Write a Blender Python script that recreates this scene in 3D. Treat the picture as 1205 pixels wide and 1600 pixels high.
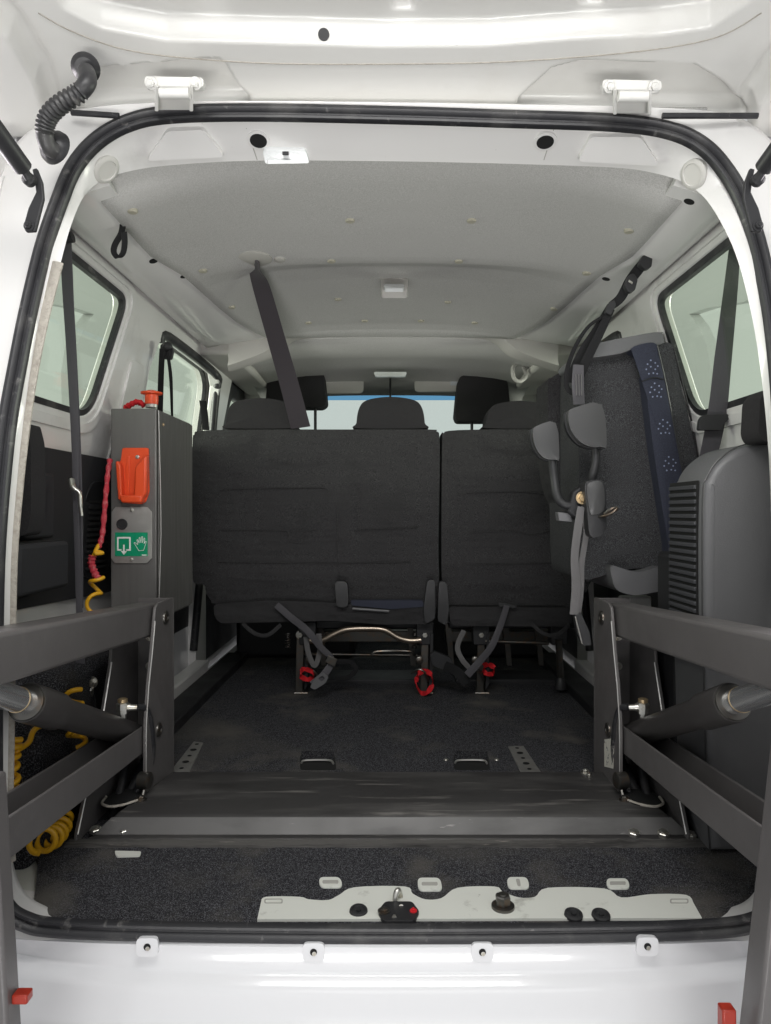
import bpy, math, random
import numpy as np
from mathutils import Vector, Matrix
from mathutils.geometry import tessellate_polygon
random.seed(7)
S = bpy.context.scene; COL = S.collection
for o in list(bpy.data.objects): bpy.data.objects.remove(o)

# ------------------------------------------------------------------ camera, light, exposure
F = 1115.0; CX = 612.0; H = 1.15          # focal length in photo pixels, optical axis, eye height
cd = bpy.data.cameras.new('camera'); cam = bpy.data.objects.new('camera', cd); COL.objects.link(cam)
cam.location = (0, 0, H); cam.rotation_euler = (math.pi/2, 0, 0)
cd.lens = F/1600*36; cd.sensor_width = 36; cd.clip_start = .02; cd.clip_end = 200
cd.shift_x = -(CX-602.5)/1600
S.camera = cam
S.render.resolution_x = 771; S.render.resolution_y = 1024
S.view_settings.view_transform = 'Standard'; S.view_settings.look = 'None'
S.view_settings.exposure = 0.0; S.view_settings.gamma = 1
w = bpy.data.worlds.new('World'); S.world = w; w.use_nodes = True
bg = w.node_tree.nodes['Background']; bg.inputs[0].default_value = (.97, .99, 1, 1); bg.inputs[1].default_value = .67
def area(name, loc, target, size, power, color=(1, .985, .965)):
    l = bpy.data.lights.new(name, 'AREA'); l.shape = 'RECTANGLE'; l.size, l.size_y = size; l.energy = power; l.color = color
    o = bpy.data.objects.new(name, l); COL.objects.link(o); o.location = loc
    o.rotation_euler = (Vector(target)-Vector(loc)).to_track_quat('-Z', 'Y').to_euler(); return o
def spread(o, deg): o.data.spread = math.radians(deg)
area('fill_light', (0.5, -3.0, 3.0), (0, 1.3, .8), (2.4, 1.4), 12)  # unseen fill added high behind the camera for upward-facing surfaces
spread(area('fill_light', (0, .42, H+.78), (0, 1.75, H-.6), (.85, .3), 5.2), 115)  # unseen fill added under the tailgate to brighten sill and floor
for s_ in (-1, 1): area('fill_light', (s_*1.8, 2.0, H+.40), (-s_*.4, 1.7, H+.0), (1.3, .7), 62, (1, .93, .97))  # invented fills outside the side windows, brightening the cabin walls
spread(area('fill_light', (0, -.95, .12), (0, 1.9, 1.78), (1.5, .35), 5.4), 60)  # added low fill behind the camera, like ground bounce onto the headliner

# ------------------------------------------------------------------ helpers
def V(x, d, z): return Vector((x, d, z+H))
def W(px, py, D): return Vector(((px-CX)*D/F, D, H-(py-800)*D/F))
def FL(px, py, z=-.6):
    D = -z*F/(py-800); return Vector(((px-CX)*D/F, D, H+z))
def lerp(a, b, t): return a+(b-a)*t

def finish(o, parent=None, smooth=None, bevel=0, seg=2):
    me = o.data
    if len(me.vertices):
        c = [sum(v.co[i] for v in me.vertices)/len(me.vertices) for i in range(3)]
        me.transform(Matrix.Translation(-Vector(c))); o.location = c
    if bevel:
        b = o.modifiers.new('bevel', 'BEVEL'); b.width = bevel; b.segments = seg; b.limit_method = 'ANGLE'; b.angle_limit = .6
        b.harden_normals = False
    if smooth is not None:
        for p in me.polygons: p.use_smooth = True
        try: me.set_sharp_from_angle(angle=math.radians(smooth))
        except Exception: pass
    if parent is not None: setp(o, parent)
    return o
def wm(o):
    m = Matrix.LocRotScale(o.location, o.rotation_euler, o.scale)
    if o.parent: m = wm(o.parent) @ o.matrix_parent_inverse @ m
    return m
def setp(o, parent):
    o.parent = parent; o.matrix_parent_inverse = wm(parent).inverted()
def M(name, vs, fs, mat, parent=None, smooth=None, bevel=0, seg=2):
    me = bpy.data.meshes.new(name); me.from_pydata([tuple(v) for v in vs], [], fs); me.validate()
    import bmesh
    bm = bmesh.new(); bm.from_mesh(me); bmesh.ops.recalc_face_normals(bm, faces=bm.faces); bm.to_mesh(me); bm.free()
    if mat: me.materials.append(mat)
    o = bpy.data.objects.new(name, me); COL.objects.link(o)
    return finish(o, parent, smooth, bevel, seg)
class MB:
    def __init__(s): s.v = []; s.f = []
    def add(s, vs, fs):
        k = len(s.v); s.v += [Vector(v) for v in vs]; s.f += [tuple(i+k for i in f) for f in fs]; return s
    def hexa(s, p): return s.add(p, [(0,1,2,3), (7,6,5,4), (0,4,5,1), (1,5,6,2), (2,6,7,3), (3,7,4,0)])
    def box(s, x0, x1, y0, y1, z0, z1):
        return s.hexa([V(x0,y0,z0), V(x1,y0,z0), V(x1,y1,z0), V(x0,y1,z0), V(x0,y0,z1), V(x1,y0,z1), V(x1,y1,z1), V(x0,y1,z1)])
    def prism(s, pts, ext):
        n = len(pts); ext = Vector(ext)
        return s.add(list(pts)+[Vector(p)+ext for p in pts], [tuple(range(n)), tuple(range(2*n-1, n-1, -1))]+[(i, (i+1) % n, (i+1) % n+n, i+n) for i in range(n)])
    def tube(s, pts, r, n=12, cap=True):
        pts = [Vector(p) for p in pts]; m = len(pts)
        rs = r if isinstance(r, (list, tuple)) else [r]*m
        t0 = (pts[1]-pts[0]).normalized(); up = Vector((0, 0, 1)) if abs(t0.z) < .9 else Vector((1, 0, 0))
        a = t0.cross(up).normalized(); vs = []
        for i in range(m):
            t = (pts[min(i+1, m-1)]-pts[max(i-1, 0)])
            if t.length < 1e-9: t = t0
            t = t.normalized(); a = (a-t*a.dot(t)).normalized(); b = t.cross(a)
            for k in range(n):
                an = 2*math.pi*k/n; vs.append(pts[i]+(a*math.cos(an)+b*math.sin(an))*rs[i])
        fs = [(i*n+k, i*n+(k+1) % n, (i+1)*n+(k+1) % n, (i+1)*n+k) for i in range(m-1) for k in range(n)]
        if cap: fs += [tuple(range(n)), tuple(range(m*n-1, (m-1)*n-1, -1))]
        return s.add(vs, fs)
    def lathe(s, p0, axis, prof, n=24):
        axis = Vector(axis).normalized(); pts = []; p0 = Vector(p0)
        up = Vector((0, 0, 1)) if abs(axis.z) < .9 else Vector((1, 0, 0))
        a = axis.cross(up).normalized(); b = axis.cross(a); vs = []
        for t, r in prof:
            for k in range(n):
                an = 2*math.pi*k/n; vs.append(p0+axis*t+(a*math.cos(an)+b*math.sin(an))*max(r, 1e-5))
        m = len(prof)
        fs = [(i*n+k, i*n+(k+1) % n, (i+1)*n+(k+1) % n, (i+1)*n+k) for i in range(m-1) for k in range(n)]
        fs += [tuple(range(n)), tuple(range(m*n-1, (m-1)*n-1, -1))]
        return s.add(vs, fs)
    def hexbolt(s, p, axis, r=.008, h=.007, washer=True):
        p = Vector(p); axis = Vector(axis).normalized(); t = 0
        if washer: s.lathe(p, axis, [(0, r*1.5), (.0018, r*1.5)], 20); t = .0018
        s.lathe(p+axis*t, axis, [(0, r), (h*.85, r), (h, r*.86)], 6)
        s.lathe(p+axis*(t+h-.0002), axis, [(0, r*.5), (.0015, r*.45)], 12); return s
    def build(s, name, mat, parent=None, smooth=40, bevel=0, seg=2): return M(name, s.v, s.f, mat, parent, smooth, bevel, seg)

def cr(pts, n=6, closed=False):
    pts = [Vector(p) for p in pts]; m = len(pts); out = []
    rng = range(m if closed else m-1)
    for i in rng:
        if closed: p0, p1, p2, p3 = pts[i-1], pts[i], pts[(i+1) % m], pts[(i+2) % m]
        else: p0, p1, p2, p3 = pts[max(i-1, 0)], pts[i], pts[i+1], pts[min(i+2, m-1)]
        for k in range(n):
            t = k/n
            out.append(.5*((2*p1)+(p2-p0)*t+(2*p0-5*p1+4*p2-p3)*t*t+(3*p1-p0-3*p2+p3)*t**3))
    if not closed: out.append(pts[-1])
    return out
def rr(pts, r, n=6):                       # polygon (2D tuples) with rounded corners
    out = []; m = len(pts); rs = r if isinstance(r, (list, tuple)) else [r]*m
    for i in range(m):
        a, b, c = Vector(pts[i-1]), Vector(pts[i]), Vector(pts[(i+1) % m])
        u = (a-b); v = (c-b); q = min(rs[i], u.length*.49, v.length*.49); p0 = b+u.normalized()*q; p2 = b+v.normalized()*q
        for k in range(n+1):
            t = k/n; out.append(p0*(1-t)**2+b*2*t*(1-t)+p2*t*t)
    return [tuple(o) for o in out]
def plate(name, outer, holes, mp, thick, mat, parent=None, bevel=0, smooth=30):
    loops = [list(outer)]+[list(h) for h in holes]; flat = [p for l in loops for p in l]
    tris = tessellate_polygon([[Vector((p[0], p[1], 0)) for p in l] for l in loops])
    n = len(flat); vs = [mp(p[0], p[1], 0) for p in flat]+[mp(p[0], p[1], thick) for p in flat]
    fs = [tuple(t) for t in tris]+[tuple(i+n for i in reversed(t)) for t in tris]; k = 0
    for l in loops:
        m = len(l); fs += [(k+i, k+(i+1) % m, k+(i+1) % m+n, k+i+n) for i in range(m)]; k += m
    return M(name, vs, fs, mat, parent, smooth, bevel)
def inset(poly, d):
    n = len(poly); P = [Vector(p) for p in poly]; ar = sum(P[i].x*P[(i+1) % n].y-P[(i+1) % n].x*P[i].y for i in range(n)); sg = 1 if ar > 0 else -1
    out = []
    for i in range(n):
        e1 = (P[i]-P[i-1]); e2 = (P[(i+1) % n]-P[i])
        if e1.length < 1e-9 or e2.length < 1e-9: out.append(P[i]); continue
        n1 = Vector((-e1.y, e1.x)).normalized()*sg; n2 = Vector((-e2.y, e2.x)).normalized()*sg; b = n1+n2
        if b.length < 1e-6: b = n1
        b.normalize(); c = max(b.dot(n1), .5); out.append(P[i]+b*d/c)
    return [tuple(o) for o in out]
def pillow(name, outer, mp, thick, rad, mat, parent=None, crown=0, n=5):
    c = Vector((sum(p[0] for p in outer)/len(outer), sum(p[1] for p in outer)/len(outer))); m = len(outer); layers = []
    for k in range(n+1):
        a = k/n*math.pi/2; layers.append((inset(outer, rad*(1-math.sin(a))), rad*(1-math.cos(a))))
    for k in range(n, -1, -1):
        a = k/n*math.pi/2; layers.append((inset(outer, rad*(1-math.sin(a))), thick-rad*(1-math.cos(a))))
    f0 = inset(outer, rad); pre = []; post = []
    for sc in ((0.02, .35, .65, .87) if crown else ()):
        L = [tuple(c+(Vector(p)-c)*sc) for p in f0]; e = crown*(1-sc*sc)
        pre.append((L, -e)); post.insert(0, (L, thick+e))
    layers = pre+layers+post; vs = []
    for L, d in layers: vs += [mp(p[0], p[1], d) for p in L]
    fs = [(i*m+k, i*m+(k+1) % m, (i+1)*m+(k+1) % m, (i+1)*m+k) for i in range(len(layers)-1) for k in range(m)]
    fs += [tuple(range(m)), tuple(range(len(layers)*m-1, (len(layers)-1)*m-1, -1))]
    return M(name, vs, fs, mat, parent, 60)
def pxmap(D, dD=0, slope=0, toward=1):     # photo outline standing at real distance D, thickness going away from the lens along Y
    def f(px, py, t):
        p = W(px, py, D+slope*(py-800)); return p+Vector((0, t, 0))
    return f
def ribbon(name, pts, width, mat, parent=None, thick=.0014, side=None, n=8):
    P = cr(pts, n); vs = []; m = len(P)
    ws = width if isinstance(width, (list, tuple)) else None
    for i in range(m):
        t = (P[min(i+1, m-1)]-P[max(i-1, 0)]).normalized()
        if side is None: s = t.cross(Vector((0, 1, 0)))
        elif isinstance(side, list):
            f = i/(m-1)*(len(side)-1); k = min(int(f), len(side)-2); s = Vector(side[k]).lerp(Vector(side[k+1]), f-k)
        else: s = Vector(side)
        s = (s-t*s.dot(t)).normalized(); nn = t.cross(s)
        if ws: f = i/(m-1)*(len(ws)-1); k = min(int(f), len(ws)-2); wd = lerp(ws[k], ws[k+1], f-k)
        else: wd = width
        for a, b in ((-.5, -.5), (-.3, -.9), (.3, -.9), (.5, -.5), (.5, .5), (.3, .9), (-.3, .9), (-.5, .5)): vs.append(P[i]+s*a*wd+nn*b*thick)
    fs = [(i*8+k, i*8+(k+1) % 8, (i+1)*8+(k+1) % 8, (i+1)*8+k) for i in range(m-1) for k in range(8)]
    fs += [tuple(range(8)), tuple(range(m*8-1, m*8-9, -1))]
    return M(name, vs, fs, mat, parent, 50)
def thing(name, label, cat, loc=(0, 0, 0), group=None):
    o = bpy.data.objects.new(name, None); COL.objects.link(o); o.location = loc; o.empty_display_size = .05
    o['label'] = label; o['category'] = cat
    if group: o['group'] = group
    return o
def tag(o, label, cat, group=None):
    o['label'] = label; o['category'] = cat
    if group: o['group'] = group
    return o

# ------------------------------------------------------------------ materials
def mat(name, color, rough=.5, metal=0, spec=.5, coat=0, noise=None, bump=None, speckle=None, trans=None, mottle=None, aniso=None):
    m = bpy.data.materials.new(name); m.use_nodes = True; nt = m.node_tree; b = nt.nodes['Principled BSDF']
    L = nt.links.new; N = nt.nodes.new
    b.inputs['Base Color'].default_value = (*color, 1); b.inputs['Roughness'].default_value = rough
    b.inputs['Metallic'].default_value = metal; b.inputs['Specular IOR Level'].default_value = spec
    if coat: b.inputs['Coat Weight'].default_value = coat; b.inputs['Coat Roughness'].default_value = .06
    tc = N('ShaderNodeTexCoord'); src = None
    def ntex(scale, detail=3, stretch=None, rough_=.5):
        n = N('ShaderNodeTexNoise'); n.inputs['Scale'].default_value = scale; n.inputs['Detail'].default_value = detail; n.inputs['Roughness'].default_value = rough_
        if stretch:
            mp = N('ShaderNodeMapping'); mp.inputs['Scale'].default_value = stretch; L(tc.outputs['Object'], mp.inputs[0]); L(mp.outputs[0], n.inputs['Vector'])
        else: L(tc.outputs['Object'], n.inputs['Vector'])
        return n
    def mixc(a, fac, c2):
        mx = N('ShaderNodeMix'); mx.data_type = 'RGBA'; L(fac, mx.inputs[0])
        if isinstance(a, tuple): mx.inputs[6].default_value = (*a, 1)
        else: L(a, mx.inputs[6])
        mx.inputs[7].default_value = (*c2, 1); return mx.outputs[2]
    def ramp(o, lo, hi):
        r = N('ShaderNodeMapRange'); r.inputs[1].default_value = lo; r.inputs[2].default_value = hi; L(o, r.inputs[0]); return r.outputs[0]
    cur = tuple(color)
    if speckle:                                   # (scale, lo, hi, colour2)
        cur = mixc(cur, ramp(ntex(speckle[0], 2).outputs[0], speckle[1], speckle[2]), speckle[3])
    if noise:                                     # list of (scale, lo, hi, colour2, stretch)
        for (s_, lo, hi, c2, st) in noise: cur = mixc(cur, ramp(ntex(s_, 5, st, .6).outputs[0], lo, hi), c2)
    if not isinstance(cur, tuple): L(cur, b.inputs['Base Color'])
    if mottle:
        r = N('ShaderNodeMapRange'); r.inputs[3].default_value = mottle[1]; r.inputs[4].default_value = mottle[2]; r.inputs[1].default_value = .3; r.inputs[2].default_value = .7
        L(ntex(mottle[0], 4, mottle[3] if len(mottle) > 3 else None).outputs[0], r.inputs[0]); L(r.outputs[0], b.inputs['Roughness'])
    if bump:                                      # list of (scale, strength, distance, stretch)
        prev = None
        for (s_, st, dist, stretch) in bump:
            bn = N('ShaderNodeBump'); bn.inputs['Strength'].default_value = st; bn.inputs['Distance'].default_value = dist
            L(ntex(s_, 3, stretch).outputs[0], bn.inputs['Height'])
            if prev: L(prev, bn.inputs['Normal'])
            prev = bn.outputs[0]
        L(prev, b.inputs['Normal'])
    return m
def glass(name, tint, rough=0, refl=.06):
    m = bpy.data.materials.new(name); m.use_nodes = True; nt = m.node_tree; nt.nodes.clear(); N = nt.nodes.new; L = nt.links.new
    o = N('ShaderNodeOutputMaterial'); t = N('ShaderNodeBsdfTransparent'); g = N('ShaderNodeBsdfGlossy'); f = N('ShaderNodeLayerWeight'); f.inputs[0].default_value = .5; pw = N('ShaderNodeMath'); pw.operation = 'POWER'; pw.inputs[1].default_value = 4.5; ml = N('ShaderNodeMath'); ml.operation = 'MULTIPLY_ADD'; ml.inputs[1].default_value = .6; ml.inputs[2].default_value = .025; x = N('ShaderNodeMixShader')
    t.inputs[0].default_value = (*tint, 1); g.inputs['Roughness'].default_value = rough
    L(f.outputs['Facing'], pw.inputs[0]); L(pw.outputs[0], ml.inputs[0]); L(ml.outputs[0], x.inputs[0]); L(t.outputs[0], x.inputs[1]); L(g.outputs[0], x.inputs[2]); L(x.outputs[0], o.inputs[0]); return m
WHITE = mat('white_paint', (.74, .735, .705), .34, coat=.35, noise=[(9, .55, .8, (.70, .69, .655), None), (60, .735, .76, (.50, .47, .42), (1, .3, 1))], bump=[(2.2, .12, .02, None), (420, .03, .001, None)])
OUTER = mat('outer_white_paint', (.76, .76, .775), .22, coat=.8, bump=[(1.5, .08, .02, None)])
INNER = mat('inner_white_paint', (.76, .75, .735), .34, coat=.35, noise=[(7, .6, .8, (.60, .59, .57), None), (55, .72, .8, (.4, .38, .35), None)], bump=[(3, .2, .02, None), (300, .05, .001, None)])
LINER = mat('headliner_cloth', (.52, .515, .50), .95, spec=.1, speckle=(520, .42, .58, (.42, .415, .40)), noise=[(3, .45, .75, (.475, .47, .455), None)], bump=[(900, .35, .001, None), (6, .25, .01, None)])
LINERP = mat('grey_trim', (.50, .485, .46), .7, bump=[(500, .1, .001, None)])
FABRIC = mat('charcoal_fabric', (.016, .0152, .0158), .95, spec=.15, speckle=(900, .40, .70, (.093, .092, .095)), noise=[(5, .52, .8, (.034, .0335, .0345), None)], bump=[(800, .7, .0015, None), (9, .6, .03, None), (3.5, .8, .05, (.7, 1, 2.5))])
FABRICL = mat('grey_melange_fabric', (.023, .0235, .0255), .95, spec=.15, speckle=(800, .40, .70, (.120, .121, .126)), noise=[(120, .5, .8, (.05, .049, .05), None)], bump=[(700, .6, .0012, None), (7, .4, .02, None)])
NAVY = mat('navy_fabric', (.036, .039, .056), .9, spec=.15, speckle=(900, .4, .7, (.058, .063, .088)), bump=[(800, .4, .001, None), (12, .4, .01, None)])
HEADF = mat('headrest_fabric', (.024, .023, .0245), .92, spec=.15, speckle=(1100, .4, .7, (.045, .043, .045)), bump=[(1000, .4, .001, None), (10, .3, .01, None)])
CARPET = mat('grey_carpet', (.020, .020, .023), 1, spec=.05, speckle=(560, .44, .68, (.19, .19, .205)), noise=[(160, .45, .75, (.02, .02, .022), None), (5, .52, .70, (.125, .117, .106), None), (1.9, .54, .72, (.10, .095, .088), None)], bump=[(420, .8, .004, None), (1100, .5, .002, None)])
CARPETD = mat('dark_carpet', (.018, .018, .02), 1, spec=.05, speckle=(420, .48, .68, (.13, .13, .14)), noise=[(4, .56, .76, (.055, .050, .044), None)], bump=[(420, .8, .004, None)])
RUBBER = mat('black_rubber', (.022, .022, .025), .42, spec=.5, noise=[(14, .52, .8, (.085, .083, .08), None), (50, .62, .72, (.14, .135, .13), (1, .3, 1))], bump=[(120, .15, .002, None)])
TRIMP = mat('matt_black_trim', (.030, .030, .033), .8, spec=.25, bump=[(500, .25, .001, None)])
BLACKP = mat('black_plastic', (.018, .018, .02), .5, bump=[(600, .2, .001, None)], mottle=(8, .4, .62))
LOUV = mat('louvre_plastic', (.055, .056, .062), .45)
GREYP = mat('grey_plastic', (.135, .135, .14), .42, bump=[(520, .35, .0012, None)], mottle=(6, .36, .5))
CUPP = mat('grey_satin_plastic', (.055, .055, .056), .34, bump=[(700, .08, .001, None)])
COATED = mat('charcoal_powder_coat', (.115, .108, .107), .42, spec=.55, noise=[(18, .60, .8, (.14, .132, .13), None), (35, .70, .73, (.26, .25, .24), (1, .06, 1)), (70, .74, .78, (.22, .15, .145), (1, .25, 1))], bump=[(500, .12, .001, None)], mottle=(12, .30, .52))
BARREL = mat('black_cylinder_paint', (.045, .042, .041), .34, noise=[(18, .6, .8, (.06, .057, .055), None)], mottle=(10, .28, .42))
BOXM = mat('brushed_dark_steel', (.15, .145, .14), .45, metal=.35, noise=[(60, .4, .75, (.125, .121, .117), (1, 1, .04)), (8, .6, .8, (.17, .165, .16), None)], mottle=(60, .34, .5, (1, 1, .05)))
LIPM = mat('worn_lip_sheen', (.125, .122, .12), .5, metal=.2, noise=[(14, .5, .75, (.075, .073, .072), (.3, 1, 1)), (50, .68, .74, (.27, .26, .25), (.3, 2, 2))], mottle=(9, .42, .6))  # lighter base paints the bevel's gloss; streaks and flecks are wear
WORN = mat('worn_steel_plate', (.052, .050, .050), .5, metal=.3, noise=[(5, .50, .8, (.15, .145, .14), (.35, 2, 1)), (24, .60, .72, (.19, .18, .17), (.2, 2.5, 1)), (7, .62, .72, (.03, .029, .028), (.4, 1, 1)), (9, .7, .8, (.16, .09, .05), (.3, 3, 1))], mottle=(7, .32, .62), bump=[(200, .1, .001, None)])
WORNB = mat('worn_wood_strip', (.10, .095, .09), .8, noise=[(20, .5, .7, (.035, .033, .032), (.2, 3, 3)), (30, .66, .75, (.32, .29, .26), (.3, 3, 3))], bump=[(60, .7, .004, (.3, 3, 3))])
ZINC = mat('zinc_steel', (.62, .61, .57), .32, metal=.9, noise=[(90, .5, .7, (.38, .34, .26), None)])
STEELD = mat('dark_steel', (.14, .135, .125), .35, metal=.9, noise=[(60, .5, .75, (.20, .13, .08), None)])
CHROME = mat('polished_rod', (.85, .86, .87), .2, metal=.85)
ALU = mat('aluminium_plate', (.50, .49, .47), .38, metal=.75, noise=[(14, .5, .8, (.36, .33, .30), None)], mottle=(20, .3, .5))
BRASS = mat('brass', (.62, .47, .28), .35, metal=.8)
ORANGE = mat('orange_plastic', (.72, .075, .018), .38, noise=[(25, .6, .8, (.66, .07, .02), None)])
RED = mat('red_webbing', (.62, .012, .02), .75, bump=[(600, .4, .001, None)])
REDW = mat('red_sleeve', (.50, .03, .05), .65, noise=[(120, .5, .7, (.62, .22, .22), None)], bump=[(200, .6, .003, None)])
YELLOW = mat('yellow_cable', (.80, .42, .015), .38)
GREEN = mat('green_sticker', (0, .27, .13), .4)
STICKW = mat('white_print', (.78, .80, .76), .5)
LABELM = mat('torn_label', (.72, .70, .62), .6, noise=[(110, .60, .62, (.06, .06, .08), None)])
BELT = mat('dark_grey_webbing', (.075, .072, .080), .6, spec=.4, bump=[(500, .4, .001, (1, 1, .3)), (30, .3, .003, None)])
BELTP = mat('mauve_grey_webbing', (.075, .066, .074), .6, spec=.4, bump=[(500, .4, .001, None)])
BELTB = mat('black_webbing', (.014, .014, .015), .75, spec=.2, bump=[(500, .4, .001, None)])
BELTG = mat('grey_webbing', (.12, .116, .117), .7, bump=[(400, .5, .001, None)])
GLASSG = glass('green_tinted_glass', (.88, .94, .85)); GLASSB = glass('blue_band_glass', (.42, .68, .86)); GLASSC = glass('windscreen_glass', (.92, .97, .94))
LENS = mat('lamp_lens', (.74, .76, .76), .25, coat=.5, bump=[(150, .4, .003, (1, 1, .1))])
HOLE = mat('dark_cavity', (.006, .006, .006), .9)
TAPE = mat('beige_sealant', (.44, .41, .36), .85, noise=[(90, .45, .7, (.32, .29, .25), None)], bump=[(240, .8, .003, None)])
STOPM = mat('pale_rubber', (.56, .55, .52), .6)
CLIP = mat('trim_clip_plastic', (.42, .40, .32), .5)
GREYC = mat('grey_rubber_plug', (.40, .39, .36), .7)
FLOORM = mat('studio_floor', (.55, .55, .55), .6); WALLM = mat('pale_wall', (.86, .86, .85), .9); WALLG = mat('grey_wall', (.36, .37, .36), .9)
REFL = mat('red_reflector', (.35, .03, .015), .3)

from mathutils.bvhtree import BVHTree
def hit(px, py, objs, off=0):               # first real surface met along a sight line
    o = Vector((0, 0, H)); d = (W(px, py, 1)-o).normalized(); best = None
    for ob in objs:
        m = wm(ob); t = BVHTree.FromPolygons([m @ v.co for v in ob.data.vertices], [tuple(p.vertices) for p in ob.data.polygons])
        r = t.ray_cast(o, d)
        if r[0] is not None and (best is None or r[3] < best[2]): best = (r[0], r[1], r[3])
    if best is None: return None
    n = best[1] if best[1].dot(d) < 0 else -best[1]
    return best[0]+n*off, n

# ------------------------------------------------------------------ setting
o = MB().box(-9, 9, -7, 11, -1.16, -1.15).build('ground', FLOORM, smooth=None); o['kind'] = 'structure'
for s in (-1, 1):
    q = [(5.2,1.95),(6.9,2.03),(7.7,2.2),(8.15,2.26),(7.9,2.05),(7.7,1.8),(7.6,1.5),(7.62,1.0),(7.62,-1.15),(10.6,-1.15),(10.6,4.8),(5.2,4.8)]
    tag(MB().prism([V(s*3.4, d, z) for d, z in q], (s*.12, 0, 0)).build('wall_panel', WALLM, smooth=None), 'pale wall with curved opening seen through the %s rear side window' % ('left' if s < 0 else 'right'), 'wall')

# ------------------------------------------------------------------ van body
van = thing('van', 'white van body seen through its raised tailgate, with grey headliner and tinted windows', 'van', (0, 2.3, 0))
def sd(py):                                 # distance of the tailgate aperture as it leans forward
    t = min(max((900-py)/720, 0), 1); return 1.0+.12*t*t*(3-2*t)*.6+.048*t
# (seal px,py) (inner px,py,D) (outer px,py)
R = [((610,181),(610,252,1.20),(610,160)), ((400,177),(400,251,1.20),(400,158)), ((270,180),(270,258,1.20),(262,160)), ((205,192),(205,267,1.19),(160,166)), ((154,220),(160,282,1.17),(100,180)),
     ((117,262),(132,306,1.14),(45,215)), ((94,315),(112,350,1.12),(5,270)), ((70,385),(95,410,1.10),(-25,350)), ((47,480),(72,500,1.09),(-45,460)), ((29,570),(54,590,1.08),(-55,560)),
     ((13,660),(41,680,1.07),(-62,660)), ((2,760),(31,770,1.06),(-68,760)), ((-6,870),(23,870,1.05),(-72,870)), ((-9,1000),(20,1000,1.05),(-74,1000)), ((-10,1150),(18,1150,1.05),(-75,1150)),
     ((-9,1280),(16,1275,1.05),(-74,1290)), ((-5,1365),(20,1345,1.055),(-72,1380)), ((8,1413),(38,1392,1.06),(-60,1440)), ((40,1438),(70,1415,1.063),(20,1464)), ((100,1449),(110,1424,1.065),(100,1472)),
     ((300,1455),(300,1428,1.065),(300,1477)), ((610,1458),(610,1430,1.065),(610,1480)), ((900,1456),(900,1428,1.065),(900,1478)), ((1090,1451),(1090,1424,1.065),(1095,1474)), ((1172,1441),(1150,1415,1.063),(1185,1467)),
     ((1212,1415),(1180,1392,1.06),(1275,1440)), ((1228,1365),(1200,1345,1.055),(1290,1385)), ((1232,1280),(1206,1275,1.05),(1296,1290)), ((1233,1150),(1207,1150,1.05),(1298,1150)), ((1233,1000),(1207,1000,1.05),(1298,1000)),
     ((1231,870),(1206,870,1.05),(1296,870)), ((1227,760),(1204,770,1.06),(1292,760)), ((1221,660),(1199,680,1.07),(1286,660)), ((1214,570),(1190,590,1.08),(1280,560)), ((1203,480),(1176,500,1.09),(1272,460)),
     ((1186,395),(1154,410,1.10),(1255,350)), ((1164,325),(1128,350,1.12),(1225,270)), ((1136,272),(1100,308,1.14),(1190,215)), ((1098,230),(1066,284,1.17),(1140,182)), ((1045,205),(1020,270,1.19),(1090,172)),
     ((960,193),(960,262,1.20),(965,166)), ((800,187),(800,256,1.20),(800,163))]
seal_c = [W(a[0], a[1], sd(a[1])) for a, b, c in R]
inner_c = [W(*b) for a, b, c in R]
outer_c = [W(c[0], c[1], sd(c[1])-.004) for a, b, c in R]
seal_s, inner_s, outer_s = [cr(x, 5, True) for x in (seal_c, inner_c, outer_c)]
def loft(name, rings, mt, parent, closed=True, smooth=50):
    n = len(rings[0]); vs = [p for r in rings for p in r]; fs = []
    for j in range(len(rings)-1):
        for i in range(n if closed else n-1): fs.append((j*n+i, j*n+(i+1) % n, (j+1)*n+(i+1) % n, (j+1)*n+i))
    o = M(name, vs, fs, mt, parent, smooth); return o
lip = [p.lerp(q, .10)+Vector((0, .004, 0)) for p, q in zip(seal_s, inner_s)]
mid1 = [p.lerp(q, .45)+Vector((0, -.006, 0)) for p, q in zip(seal_s, inner_s)]
mid2 = [p.lerp(q, .82)+Vector((0, .0, 0)) for p, q in zip(seal_s, inner_s)]
def back(p):                                # return of the frame into the cabin towards the wall
    x = p.x; z = p.z-H
    if z > .5: return p+Vector((0, .05, .045))
    return Vector((math.copysign(max(abs(x)+.03, min(abs(x)+.12, .69)), x), p.y+.10, p.z-(.03 if z < -.5 else 0)))
b1 = [back(p) for p in inner_s]
out2 = [p+Vector((math.copysign(.02, p.x), .02, .012 if p.z > H+.3 else 0)) for p in outer_s]
out3 = [Vector((p.x*1.06 if abs(p.x) > .4 else p.x, p.y+.12, p.z+(.02 if p.z > H+.3 else 0))) for p in outer_s]
frame = loft('rear_frame', [out3, out2, outer_s, [p.lerp(q, .5)+Vector((0, .004, 0)) for p, q in zip(outer_s, seal_s)], seal_s, lip, mid1, mid2, inner_s, b1], INNER, van)
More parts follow.
